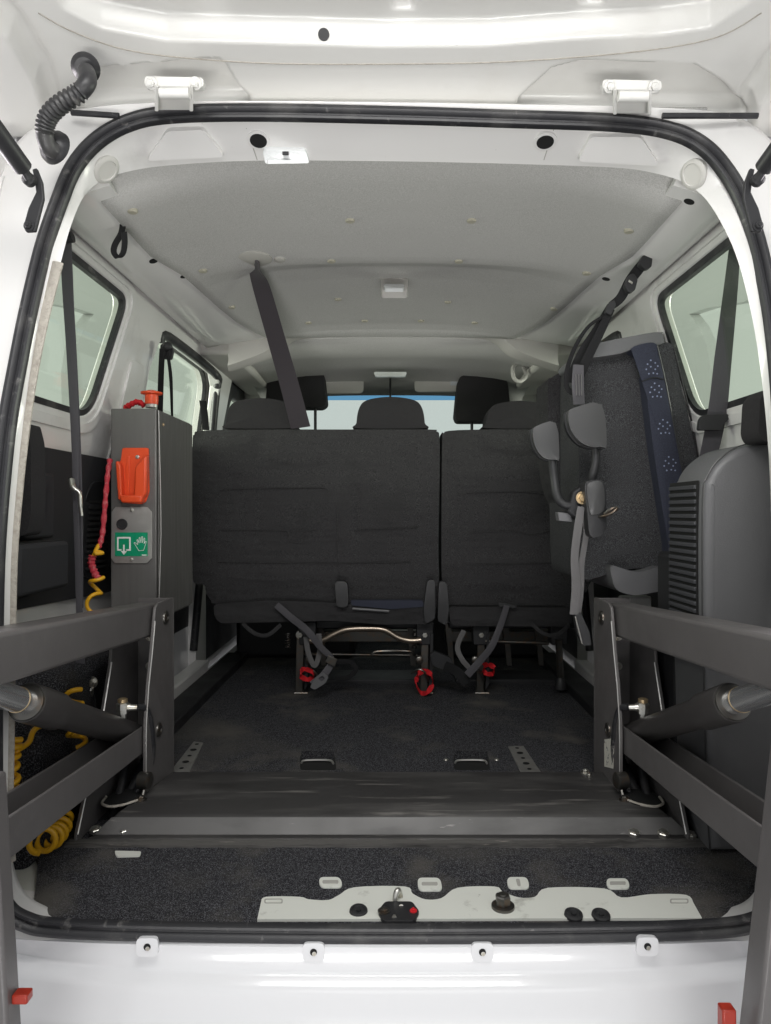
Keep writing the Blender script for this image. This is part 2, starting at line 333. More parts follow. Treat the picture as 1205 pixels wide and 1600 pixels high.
# rubber door seal: ribbed profile swept round the aperture
def sweep(name, path, prof, mt, parent):
    n = len(path); k = len(prof); vs = []
    for i in range(n):
        t = (path[(i+1) % n]-path[i-1]).normalized(); nn = Vector((0, -1, 0)); nn = (nn-t*nn.dot(t)).normalized(); s = t.cross(nn)
        vs += [path[i]+s*a+nn*b for a, b in prof]
    fs = [(i*k+j, i*k+(j+1) % k, ((i+1) % n)*k+(j+1) % k, ((i+1) % n)*k+j) for i in range(n) for j in range(k)]
    return M(name, vs, fs, mt, parent, 45)
prof = [(-.0125,-.002), (-.0125,.005), (-.0105,.0085), (-.007,.009), (-.0045,.006), (-.002,.006), (.000,.0105), (.004,.013), (.009,.0115), (.0125,.006), (.0125,-.002)]
sweep('door_seal', cr(seal_c, 8, True), prof, RUBBER, van)
# beige sealant strip along the left jamb edge
tp = [W(b[0]-4, b[1], b[2]-.006) for a, b, c in R[7:17]]
ribbon('sealant_strip', tp, .016, TAPE, van, thick=.003, n=5)

def half_width(D): return float(np.interp(D, [1.13,1.48,1.60,1.85,2.0,2.1,2.2], [.5,.5,.468,.449,.432,.405,.37]))
def wallmap(s, off=0):
    def f(d, z, t): return V(s*(.704-.192*max(z, -.02)+off+t), d, z)
    return f
def wallpt(px, py, off=0):                  # where the sight line meets the side wall
    s = -1 if px < CX else 1; a = abs(px-CX)/F; b = (800-py)/F
    D = (.704+off)/(a+.192*b) if b > 0 else (.704+off)/a
    return V(s*a*D, D, b*D)
RAILS = []; PANELS = []
for s in (-1, 1):
    w1 = rr([(1.13,.205), (1.585,.205), (1.665,.50), (1.13,.50)], [.02,.07,.05,.02], 8)
    up = [(1.08,-.02), (1.87,-.02), (1.87,.38), (1.90,.45), (1.97,.485), (2.50,.485), (2.56,.45), (2.58,.38), (2.58,-.02), (2.72,-.02), (2.72,.575), (1.08,.575)]
    sp = plate('side_panel', up, [w1], wallmap(s), .035, INNER, van, bevel=.003)
    plate('side_panel', [(1.06,-.62), (1.87,-.62), (1.87,-.021), (1.06,-.021)], [], wallmap(s), .03, INNER, van)
    plate('side_panel', [(2.58,-.62), (2.72,-.62), (2.72,-.021), (2.58,-.021)], [], wallmap(s), .03, INNER, van)
    win = plate('window', w1, [inset(w1, .013)], wallmap(s, .004), .012, RUBBER, van, bevel=.002)
    plate('pane', inset(w1, .010), [], wallmap(s, .010), .004, GLASSG, win)
    # raised pressing on the pillar between window and door opening
    pil = rr([(1.69,.03), (1.80,.03), (1.83,.37), (1.73,.37)], .02, 5)
    plate('pillar_pressing', pil, [], wallmap(s, -.006), .008, INNER, van, bevel=.004)
    plate('window_rim', rr([(1.10,.17), (1.61,.17), (1.70,.525), (1.10,.525)], [.02,.08,.06,.02], 8), [rr([(1.115,.19), (1.597,.19), (1.682,.512), (1.115,.512)], [.02,.07,.055,.02], 8)], wallmap(s, -.005), .006, INNER, van, bevel=.003)
    # sliding door
    w2 = rr([(1.93,.22), (2.62,.22), (2.58,.46), (2.50,.505), (1.95,.505)], [.03,.05,.04,.04,.03], 6)
    door = plate('side_door', [(1.78,-.58), (2.72,-.58), (2.72,.57), (1.78,.57)], [w2], wallmap(s, .055), .03, INNER, van, bevel=.003)
    ws = plate('window', w2, [inset(w2, .012)], wallmap(s, .050), .012, RUBBER, door, bevel=.002)
    plate('door_trim', rr([(1.86,-.52), (2.60,-.52), (2.60,.12), (1.86,.12)], .03), [], wallmap(s, .03), .024, BLACKP, door, bevel=.004)
    plate('pane', inset(w2, .010), [], wallmap(s, .060), .004, GLASSG, door)
    ap = [wallmap(s, .008)(d, z, 0) for d, z in [(1.92,.455), (1.97,.485), (2.50,.485), (2.56,.45), (2.58,.38), (2.58,-.5)]]
    MB().tube(cr(ap, 5), .014, 12).build('door_rubber', RUBBER, van)
    # front door
    w3 = rr([(2.82,.18), (3.42,.18), (3.15,.46), (2.84,.46)], .05, 6)
    fd = plate('front_door', [(2.72,-.58), (3.6,-.58), (3.6,.1), (3.20,.53), (2.72,.53)], [w3], wallmap(s, .02), .03, BLACKP, van, bevel=.003)
    plate('pane', inset(w3, .004), [], wallmap(s, .03), .004, GLASSG, fd)
    # cant rail between headliner and windows
    prof_r = [V(s*.470,0,.545), V(s*.50,0,.535), V(s*.55,0,.514), V(s*.585,0,.520), V(s*.62,0,.545), V(s*.62,0,.58), V(s*.485,0,.58)]
    mb = MB(); n = len(prof_r); vs = []
    ds = [1.19, 1.21, 1.48, 1.54, 1.60, 1.72, 1.85, 2.0, 2.1, 2.2, 2.23, 2.26]
    for k, d in enumerate(ds):
        e = (0,)*9+(.004, .014, .04); e = e[k]; dx = -s*(.5-half_width(d))*(1 if k < 10 else .9)
        vs += [Vector((p.x+(dx if j in (0, 1, 6) else 0)+(dx*.35 if j == 2 else 0), d, p.z+(e if j in (1, 2) else 0))) for j, p in enumerate(prof_r)]
    mb.add(vs, [(i*n+j, i*n+(j+1) % n, (i+1)*n+(j+1) % n, (i+1)*n+j) for i in range(len(ds)-1) for j in range(n)]+[tuple(range(n)), tuple(range(len(vs)-1, len(vs)-n-1, -1))])
    RAILS.append(mb.build('cant_rail', INNER, van)); PANELS.append(sp)
    MB().box(min(s*.50, s*.62), max(s*.50, s*.62), 2.26, 3.1, .50, .56).build('cant_rail', LINERP, van, bevel=.012)
    # outer skin and A pillar
    MB().box(min(s*.735, s*.76), max(s*.735, s*.76), 1.12, 3.7, -.85, .02).build('outer_side', OUTER, van, bevel=.01)
    MB().hexa([V(s*.50,3.02,.52), V(s*.64,3.02,.52), V(s*.64,3.07,.52), V(s*.50,3.07,.52), V(s*.60,3.66,0), V(s*.73,3.66,0), V(s*.73,3.74,0), V(s*.60,3.74,0)]).build('windscreen_pillar', LINERP, van, bevel=.004)
    # recessed press marks and holes along the rail
    for px, py in (((240,408),(288,432),(352,482)) if s < 0 else ((1077,315),(947,436))):
        h = hit(px, py, RAILS[-1:]+[sp], 0)
        if h: MB().lathe(h[0], h[1], [(-.002, .009), (.0006, .009)], 20).build('access_hole', HOLE, RAILS[-1])
for sgn in (-1, 1):
    pass
MB().box(-.64, .64, 1.16, 3.1, .62, .64).build('roof', OUTER, van, bevel=.01)
MB().box(-.66, .66, 3.06, 3.12, .515, .64).build('windscreen_header', LINERP, van)
for s in (-1, 1): MB().box(min(s*.615, s*.66), max(s*.615, s*.66), 1.17, 3.1, .545, .618).build('roof_side', OUTER, van)
MB().box(-.56, .56, 1.165, 1.235, .614, .63).build('roof_header', INNER, van, bevel=.004)
MB().box(-.72, .72, 1.06, 3.6, -.64, -.615).build('floor_pan', INNER, van)
# headliner, crowned grid
ux = np.linspace(-.5, .5, 41); dy = [1.13, 1.19, 1.23, 1.4, 1.52, 1.60, 1.635, 1.70, 1.8, 1.95, 2.08, 2.16, 2.20, 2.215]
ze = [.64, .60, .534]+[.531]*11
zc = [.64, .612, .600, .592, .582, .573, .572, .588, .592, .588, .580, .572, .562, .545]
dense = sorted(set(list(np.linspace(1.30, 2.19, 46))+dy)); zc_, ze_ = np.interp(dense, dy, zc), np.interp(dense, dy, ze)
dy, zc, ze = dense, list(zc_), list(ze_)
vs = []; fs = []
for j, d in enumerate(dy):
    for x in ux:
        e = abs(x/.5); z = zc[j]-(zc[j]-ze[j])*(e**3.2); dd = d
        if d > 2.05: dd = d-.03*e**4*min((d-2.05)/.1, 1)
        vs.append(V(x*half_width(dd)/.5, dd, z))
nx = len(ux)
fs = [(j*nx+i, j*nx+i+1, (j+1)*nx+i+1, (j+1)*nx+i) for j in range(len(dy)-1) for i in range(nx-1)]
head = M('headliner', vs, fs, LINER, van, 60)
so = head.modifiers.new('thickness', 'SOLIDIFY'); so.thickness = .004; so.offset = 0
def linerpt(px, py):
    for D in np.linspace(1.2, 2.2, 400):
        x = (px-CX)*D/F; z = (800-py)*D/F; e = min(abs(x/half_width(D)), 1); c = np.interp(D, dy, zc); zz = c-(c-np.interp(D, dy, ze))*e**3.2
        if z >= zz: return V(x, D, zz)
    return V((px-CX)*2.2/F, 2.2, (800-py)*2.2/F)
for px, py in [(207,327),(547,342),(737,342),(983,359),(317,421),(518,406),(717,406),(917,425),(528,466),(700,470),(362,478),(866,481),(482,503),(570,500),(658,500),(742,503)]:
    p = linerpt(px, py); MB().lathe(p+Vector((0, 0, -.006)), (0, 0, 1), [(.0005, .0082), (.0018, .0095), (.007, .0095)], 20).build('trim_clip', CLIP, head)
# front roof lining, arch and visors
arch = [(357,563), (385,552), (410,541), (440,522), (480,514), (612,512), (745,514), (790,522), (820,541), (842,552), (872,563)]
inn = [(357,580), (395,568), (425,556), (450,536), (490,528), (612,526), (735,528), (775,536), (800,556), (832,568), (872,580)]
a3 = cr([W(x, y, 2.225) for x, y in arch], 5); i3 = cr([W(x, y, 2.25) for x, y in inn], 5)
bk = [p+Vector((0, -.004, .075)) for p in a3]; fk = [p+Vector((0, .06, .012)) for p in i3]
loft('roof_arch', [bk, a3, [p.lerp(q, .5)+Vector((0, -.012, -.002)) for p, q in zip(a3, i3)], i3, fk], LINERP, van, closed=False)
vs = []; fs = []
for j, (d, z, e) in enumerate([(2.262,.556,.46), (2.6,.566,.5), (2.85,.555,.5), (2.98,.535,.5), (3.06,.505,.5)]):
    for x in np.linspace(-1, 1, 17): vs.append(V(x*(e+.05), d, z-.05*abs(x)**4))
fs = [(j*17+i, j*17+i+1, (j+1)*17+i+1, (j+1)*17+i) for j in range(4) for i in range(16)]
fl = M('front_headliner', vs, fs, LINER, van, 60); so = fl.modifiers.new('t', 'SOLIDIFY'); so.thickness = .006
for (x0, x1, y0, y1) in ((500,568,585,614), (648,757,579,611)):
    v_ = pillow('sun_visor', rr([(x0,y0),(x1,y0+2),(x1,y1),(x0,y1+1)], 8, 4), pxmap(2.93), .022, .008, LINERP, van)
    if x0 > 600: plate('visor_label', [(704,592),(740,592),(740,602),(704,602)], [], pxmap(2.926), .002, mat('visor_print', (.5,.52,.55), .6), v_)
fr = pillow('map_lamp', rr([(584,581),(636,581),(634,588),(586,588)], 3, 3), pxmap(2.7), .02, .006, LENS, van)
MB().tube([W(610,588,2.9), W(610,622,2.88)], .004, 8).build('mirror_stem', BLACKP, van)
pillow('mirror', rr([(585,622),(640,622),(640,645),(585,645)], 8, 4), pxmap(2.87), .02, .006, BLACKP, van)
MB().tube(cr([W(812,566,2.6), W(802,574,2.58), W(803,590,2.57), W(812,596,2.57), W(822,588,2.58), W(818,574,2.6)], 5), .007, 10).build('grab_handle', LINERP, van)
# windscreen
ws = MB().hexa([V(-.50,3.07,.505), V(.50,3.07,.505), V(.50,3.075,.505), V(-.50,3.075,.505), V(-.508,3.10,.486), V(.508,3.10,.486), V(.508,3.105,.486), V(-.508,3.105,.486)]).build('windscreen_band', GLASSB, van, None)
MB().hexa([V(-.508,3.10,.4855), V(.508,3.10,.4855), V(.508,3.105,.4855), V(-.508,3.105,.4855), V(-.63,3.72,-.02), V(.63,3.72,-.02), V(.63,3.725,-.02), V(-.63,3.725,-.02)]).build('windscreen', GLASSC, van, None)
MB().box(-.70, .70, 3.35, 3.75, -.60, -.03).build('dashboard', BLACKP, van, bevel=.04)

# header details
def cam_dir(p): return (Vector((0, 0, H))-p).normalized()
for cx_ in ((404, 219), (852, 221)):
    p, n_ = hit(*cx_, [frame])
    MB().lathe(p, n_, [(-.002, .019), (.0012, .0185), (.0016, .016)], 28).build('hole_rim', INNER, frame)
    MB().lathe(p, n_, [(-.002, .0140), (.0022, .0138)], 28).build('access_hole', HOLE, frame)
def onframe(off): 
    def f(a, b, t):
        h = hit(a, b, [frame]); return (h[0] if h else W(a, b, 1.16))+Vector((0, -.35, -.94))*(t-off)
    return f
for pts in ([(262,199),(318,197),(352,240),(230,246)], [(922,208),(1000,208),(1030,254),(902,247)]):
    pillow('header_pressing', rr(pts, 8, 4), onframe(.002), .010, .004, INNER, frame)
for px0, px1 in ((385, 402), (866, 850)):
    MB().tube([hit(px0, 200, [frame], -.0006)[0], hit((px0+px1)/2, 225, [frame], -.0006)[0], hit(px1, 250, [frame], -.0006)[0]], .0011, 6).build('panel_joint', GREYC, frame)
lp = pillow('cargo_lamp', rr([(411,229),(478,231),(484,250),(415,251)], 4, 4), onframe(.001), .008, .003, LENS, van)
p, n_ = hit(446, 233, [frame]); MB().tube([p+Vector((-.004,-.004,-.009)), p+Vector((.006,-.004,-.009))], .003, 8).build('switch', BLACKP, lp)
for px, py, dx in ((165, 264, 1), (1085, 272, -1)):
    p = hit(px, py, [frame])[0]
    n2 = hit(px, py, [frame])[1]; MB().lathe(p, n2, [(-.012, .024), (.003, .024), (.0055, .0215), (.006, .017), (.0045, .016), (.0045, 0)], 32).build('rubber_stop', STOPM, frame)
dome = pillow('dome_lamp', rr([(594,434),(638,434),(637,453),(596,453)], 5, 4), lambda a, b, t: W(a, b, 1.80-.045*(b-434)/19)+Vector((0, 0, -t)), .02, .006, LINERP, van)
pillow('lens', rr([(600,444),(632,444),(631,451),(601,451)], 3, 3), lambda a, b, t: W(a, b, 1.752-.02*(b-444)/7)+Vector((0, 0, -t)), .008, .003, LENS, dome)

# black gutters either side above the opening
MB().tube([W(112,176,1.10), W(186,181,1.10)], .0045, 8).build('gutter_strip', RUBBER, van)
MB().tube([W(1035,181,1.10), W(1184,181,1.10)], .0045, 8).build('gutter_strip', RUBBER, van)

# tailgate: pressed inner skin as a height field
TG0 = (1.16, .652); TGS = -.335             # distance, height of hinge line; rise towards the lens
def tgz(D): return TG0[1]+(D-TG0[0])*TGS
def tgpt(px, py):
    b = (800-py)/F; D = (TG0[1]-TG0[0]*TGS)/(b-TGS); return ((px-CX)*D/F, D)
def sdist(X, Y, poly):
    P = np.array(poly); d = np.full(X.shape, 1e9); ins = np.zeros(X.shape, bool); n = len(P)
    for i in range(n):
        a = P[i]; b = P[(i+1) % n]; ab = b-a; L2 = (ab**2).sum()+1e-12
        t = np.clip(((X-a[0])*ab[0]+(Y-a[1])*ab[1])/L2, 0, 1); d = np.minimum(d, np.hypot(X-a[0]-t*ab[0], Y-a[1]-t*ab[1]))
        c = ((a[1] > Y) != (b[1] > Y)); xi = (b[0]-a[0])*(Y-a[1])/(b[1]-a[1]+1e-12)+a[0]; ins ^= c & (X < xi)
    return np.where(ins, d, -d)
def ss(x): x = np.clip(x, 0, 1); return x*x*(3-2*x)
xs = np.linspace(-.66, .66, 331); ys = np.linspace(.45, 1.165, 240); X, Y = np.meshgrid(xs, ys); Z = np.zeros_like(X)
feats = [([(60,-700),(60,-40),(100,10),(160,42),(260,62),(420,68),(600,74),(760,72),(900,60),(1030,52),(1110,40),(1180,-10),(1200,-700)], .030, .014),
         ([(130,168),(118,128),(150,100),(340,88),(352,96),(372,130),(392,150),(395,168)], .026, .010),
         ([(800,180),(810,152),(862,104),(905,92),(1085,94),(1130,120),(1178,172)], .026, .010),
         ([(310,-60),(310,24),(352,26),(356,-60)], .014, .004), ([(607,-60),(612,46),(648,48),(655,-60)], .014, .004), ([(905,-60),(908,38),(945,36),(955,-60)], .014, .004),
         ([(100,-700),(120,-60),(180,8),(300,20),(600,24),(900,22),(1020,14),(1100,-60),(1120,-700)], -.012, .006),
         ([(470,72),(505,66),(540,72),(540,180),(470,180)], -.0, .01)]
for pl, h, fo in feats:
    q = [tgpt(*p) for p in pl]; Z += h*ss(sdist(X, Y, q)/fo)
# side channel: skin falls away at the edges
edge = [tgpt(*p) for p in [(-60,-900),(-60,-60),(20,20),(62,90),(80,150),(84,175),(84,260),(1170,260),(1168,175),(1176,130),(1205,90),(1260,20),(1290,-900)]]
sdn = sdist(X, Y, edge); Z -= .030*ss(-sdn/.012+.2); Z += .006*np.exp(-((sdn-.012)/.006)**2)
Zw = np.array([[tgz(y) for _ in xs] for y in ys])+Z-.010*(np.abs(X)/.66)**2
vs = [V(X[j, i], Y[j, i], Zw[j, i]) for j in range(len(ys)) for i in range(len(xs))]; n = len(xs)
fs = [(j*n+i, j*n+i+1, (j+1)*n+i+1, (j+1)*n+i) for j in range(len(ys)-1) for i in range(n-1)]
tg = M('tailgate', vs, fs, WHITE, van, 70)
so = tg.modifiers.new('t', 'SOLIDIFY'); so.thickness = .02; so.offset = 1 if tg.data.polygons[0].normal.z > 0 else -1
def ontg(px, py, dz=0): x, D = tgpt(px, py); return V(x, D, tgz(D)+dz)
MB().lathe(hit(506, 54, [tg])[0], hit(506, 54, [tg])[1], [(-.001, .0085), (.0016, .0083)], 24).build('plug', BLACKP, tg)
# fine sealant bead
MB().tube(cr([hit(x, y, [tg], .0003)[0] for x, y in [(60,20),(120,52),(220,82),(400,98),(600,100),(800,96),(1000,80),(1120,58),(1190,20)]], 6), .0009, 6).build('sealant_bead', TAPE, tg)
for cx_, cy in ((272, 128), (988, 133)):
    hg = pillow('hinge', rr([(cx_-46,cy-9),(cx_+46,cy-7),(cx_+46,cy+8),(cx_-46,cy+7)], 6, 4), lambda a, b, t: W(a, b, 1.055+.0*(b-cy))+Vector((0, t, 0)), .010, .003, WHITE, tg)
    for dx in (-35, 34): MB().hexbolt(W(cx_+dx, cy+2, 1.053), (0, -.8, -.5), .0058, .007).build('bolt', WHITE, hg, smooth=20)
    MB().hexa([W(cx_-24,cy+8,1.05), W(cx_+28,cy+8,1.05), W(cx_+28,cy+8,1.06), W(cx_-24,cy+8,1.06), W(cx_-26,cy+44,1.10), W(cx_+30,cy+44,1.10), W(cx_+30,cy+44,1.12), W(cx_-26,cy+44,1.12)]).build('hinge_arm', WHITE, hg, bevel=.002)
    MB().tube([W(cx_-22,cy+18,1.048), W(cx_+24,cy+18,1.048)], .0075, 14).build('hinge_pin', WHITE, hg)
    for dx in (-27, 27): MB().hexa([W(cx_+dx-3,cy+6,1.042), W(cx_+dx+3,cy+6,1.042), W(cx_+dx+3,cy+6,1.06), W(cx_+dx-3,cy+6,1.06), W(cx_+dx-3,cy+46,1.082), W(cx_+dx+3,cy+46,1.082), W(cx_+dx+3,cy+46,1.11), W(cx_+dx-3,cy+46,1.11)]).build('hinge_cheek', WHITE, hg, bevel=.0015)

# rear bumper / sill below the opening
bp = [(.998,-.590),(.992,-.598),(.985,-.601),(.984,-.633),(.980,-.638),(.968,-.642),(.962,-.652),(.958,-.668),(.945,-.684),(.935,-.705),(.93,-.74),(.93,-.85),(.94,-.95),(1.0,-.97)]
nx = 41; vs = []
for x in np.linspace(-.74, .74, nx):
    e = abs(x/.74)
    for i, (d, z) in enumerate(bp): vs.append(V(x, d+.10*e**4*(.3 if i < 3 else 1)+.012*e*e, z+.006*e*e-(.0 if i else 0)))
k = len(bp)
bum = M('bumper', vs, [(i*k+j, (i+1)*k+j, (i+1)*k+j+1, i*k+j+1) for i in range(nx-1) for j in range(k-1)], OUTER, van, 60)
for px, py in ((230,1481),(490,1489),(754,1489),(1012,1480)):
    tb = pillow('bumper_tab', rr([(px-17,py-15),(px+17,py-15),(px+17,py+14),(px-17,py+14)], 8, 4), pxmap(.9830), .018, .0016, OUTER, bum)
    MB().lathe(W(px, py-1, .9826), (0, 1, 0), [(-.0006, .0048), (.01, .0048)], 20).build('hole', HOLE, tb)
    MB().lathe(W(px+1, py+1, .9826), (0, 1, 0), [(-.0012, .003), (.004, .003)], 14).build('rivet', ZINC, tb)

# threshold metal, slots, grommets, striker
th = [(402,1436),(408,1409),(416,1401),(468,1401),(483,1405),(513,1406),(530,1398),(555,1386),(633,1385),(645,1396),(665,1405),(690,1403),(715,1387),(773,1385),(786,1393),(811,1402),(836,1401),(856,1387),(944,1388),(971,1402),(1017,1397),(1072,1398),(1084,1411),(1097,1434)]
flm = lambda z: (lambda px, py, t: FL(px, py, z)+Vector((0, 0, -t)))
ths = [(p.x, p.y) for p in cr([Vector((x, y, 0)) for x, y in th[1:-1]], 4)]
PALE = mat('pale_painted_metal', (.76, .77, .71), .35, coat=.3, noise=[(16, .62, .72, (.48, .48, .43), None), (60, .7, .76, (.25, .23, .2), None)], bump=[(14, .35, .006, None)])
thr = plate('threshold', [th[0]]+ths+[th[-1]], [], flm(-.585), .010, PALE, van, bevel=.002)
for px, py, hw, hh in ((517,1378,19,8),(672,1381,20,10),(810,1379,18,9),(966,1380,19,8)):
    s_ = plate('slot_plate', rr([(px-hw,py-hh),(px+hw*.8,py-hh),(px+hw,py+hh),(px-hw*.9,py+hh)], 8, 5), [], flm(-.5865), .004, PALE, van, bevel=.0015)
    plate('slot', rr([(px-13,py-3),(px+12,py-3),(px+12,py+2),(px-13,py+2)], 2.4, 4) if px != 810 else rr([(px-4,py-6),(px+2,py-6),(px+4,py+5),(px-1,py+5)], 2.4, 4), [], flm(-.5857), .003, GREYC, s_)
for px, py in ((428,1408),(1062,1408)):
    plate('slot', rr([(px-15,py-4),(px+14,py-4),(px+14,py+3),(px-15,py+3)], 3, 4), [rr([(px-13,py-3),(px+12,py-3),(px+12,py+2),(px-13,py+2)], 2.4, 4)], flm(-.5842), .003, GREYC, thr)
plate('slot_plate', rr([(179,1329),(221,1330),(219,1337),(182,1338)], 3, 4), [], flm(-.5865), .003, PALE, van)
for px, py in ((560,1428),(898,1434),(941,1435)):
    p = FL(px, py, -.585)+Vector((0,.006,0)); MB().lathe(p, (0, -.2, 1), [(0, .0135), (.003, .013), (.004, .009), (.0025, .008), (.0025, .004), (.005, .0035), (.005, 0)], 28).build('grommet', BLACKP, thr)
p = FL(786, 1418, -.585); bo = MB().lathe(p, (0, 0, 1), [(0, .017), (.004, .017), (.0045, .012)], 28).hexbolt(p+Vector((0, 0, .005)), (0, 0, 1), .0115, .014, False).build('bolt', STEELD, thr, smooth=25)
strk = plate('striker_plate', rr([(590,1424),(602,1408),(644,1408),(656,1424),(646,1439),(600,1439)], 5, 4), [], flm(-.581), .006, BLACKP, thr, bevel=.001)
MB().tube(cr([FL(616,1436,-.583), W(617,1420,1.065), W(618,1402,1.07), W(622,1391,1.075), W(626,1402,1.085), W(627,1415,1.09), FL(627,1418,-.583)], 6), .0042, 10).build('striker_hoop', ZINC, strk)
MB().hexbolt(FL(600,1424,-.581), (0,0,1), .006, .003).build('screw', STEELD, strk, smooth=20)
o_ = MB().hexbolt(FL(646,1424,-.581), (0,0,1), .0035, .002).build('screw', RED, strk, smooth=20)

# corrugated cable gaiter, gas struts
gt = thing('cable_gaiter', 'black corrugated rubber cable gaiter bridging tailgate and van corner', 'cable gaiter', tuple(W(80,238,1.03)))
path = cr([W(135,112,1.0), W(137,128,.985), W(122,146,.985), W(96,162,.99), W(76,182,1.0), W(70,205,1.01), W(75,228,1.02), W(86,236,1.03)], 16)
L = len(path); rs = []
for i in range(L):
    t = i/(L-1)
    rs.append((.0132 if i % 4 < 2 else .0102) if .25 < t < .72 else .0118)
MB().tube(path, rs, 18).build('hose', RUBBER, gt, smooth=80)
MB().lathe(W(134,106,1.02), (.2, -.8, -.5), [(0, .020), (.004, .019), (.010, .013)], 28).build('flange', RUBBER, gt)
MB().lathe(W(88,232,1.045), (-.3, -.9, .1), [(0, .025), (.006, .024), (.016, .016), (.02, .0)], 28).build('grommet', RUBBER, gt)
def strut(side):
    mr = (lambda px: px) if side < 0 else (lambda px: 1230-px)
    t = thing('gas_strut', 'black gas strut and bracket at the %s edge of the opening' % ('left' if side < 0 else 'right'), 'gas strut', tuple(W(mr(50), 340, 1.0)), 'tailgate gas struts')
    MB().tube([W(mr(-60),130,.86), W(mr(36),262,.975)], .0125, 18).build('cylinder', BLACKP, t)
    MB().tube([W(mr(36),262,.975), W(mr(46),280,.985)], .006, 12).build('rod', BLACKP, t)
    MB().lathe(W(mr(46),281,.99), (0, -1, 0), [(-.008, .006), (-.004, .009), (.004, .009), (.008, .005)], 18).build('ball_end', BLACKP, t)
    q = [(50,264),(57,262),(66,285),(68,310),(58,350),(55,361),(40,362),(36,354),(44,325),(56,300),(54,285)]
    plate('bracket', [(mr(a), b) for a, b in q], [], pxmap(1.0), .006, BLACKP, t, bevel=.0015)
    MB().hexbolt(W(mr(46),353,1.0), (0,-1,0), .005, .004).build('screw', BLACKP, t, smooth=20)
strut(-1); strut(1)

# ------------------------------------------------------------------ carpet
def flc(z): return lambda x, d, t: V(x, d, z-t)
cp = tag(plate('carpet', [(-.515,1.014),(.515,1.014),(.575,1.06),(.60,1.14),(.66,1.30),(.66,3.3),(-.66,3.3),(-.66,1.30),(-.595,1.20),(-.545,1.09)], [], flc(-.589), .010, CARPET, None), 'dark grey speckled carpet covering the van floor, stained near the sill', 'carpet')
# corner metal left of the carpet
MB().prism([V(-.60,1.06,-.60), V(-.52,1.06,-.60), V(-.545,1.12,-.60), V(-.60,1.24,-.60), V(-.66,1.24,-.60)], (0, 0, .004)).build('corner_gusset', PALE, van)

# ------------------------------------------------------------------ wheelchair lift
lift = thing('wheelchair_lift', 'charcoal steel wheelchair lift with twin arms and hydraulic cylinders on base plate', 'wheelchair lift', (0, 1.4, H-.6))
bpz = [(1.272,-.593),(1.272,-.582),(1.284,-.581),(1.302,-.558),(1.312,-.553),(1.45,-.553),(1.522,-.553),(1.522,-.593)]
vs = []
for sgn in (-1, 1):
    for d, z in bpz:
        x = sgn*lerp(.548, .50, (d-1.272)/.25)
        if z > -.56: x -= sgn*.035
        elif abs(z+.581) < .001: x -= sgn*.01
        vs.append(V(x, d, z))
k = len(bpz); base = M('base_plate', vs, [tuple(range(k)), tuple(range(2*k-1, k-1, -1))]+[(i, (i+1) % k, (i+1) % k+k, i+k) for i in range(k)], WORN, lift, 30, .004, 3)
MB().hexa([V(-.535,1.2832,-.5800), V(.535,1.2832,-.5800), V(.510,1.3010,-.5565), V(-.510,1.3010,-.5565), V(-.535,1.286,-.584), V(.535,1.286,-.584), V(.510,1.304,-.560), V(-.510,1.304,-.560)]).build('lip_sheen_strip', LIPM, lift)  # added strip: bevel reflection painted as a lighter tone, with wear marks
vs = []; nst = 90; 
for i in range(nst+1):
    x = lerp(-.575, .585, i/nst); j = random.uniform(-.0025, .0015); j2 = random.uniform(-.001, .001)
    vs += [V(x, 1.252+j, -.594), V(x, 1.253+j, -.5845+j2), V(x, 1.275, -.5835+j2), V(x, 1.275, -.594)]
M('wood_strip', vs, [(i*4+a, i*4+(a+1) % 4, (i+1)*4+(a+1) % 4, (i+1)*4+a) for i in range(nst) for a in range(4)], WORNB, lift)
for px, py in ((150,1305),(195,1306),(990,1310),(1036,1311),(1078,1313)):
    MB().hexbolt(FL(px, py, -.588 if px != 1078 else -.59)+Vector((0,-.001,.007)), (0, -.25, 1), .0105, .008, False).build('bolt', ZINC, lift, smooth=20)
for px, py in ((252,1202),(243,1211),(915,1208),(921,1214)):
    MB().hexbolt(FL(px, py, -.553), (0, 0, 1), .007 if px in (252, 915) else .004, .006, px in (252, 915)).build('bolt', ZINC, lift, smooth=20)
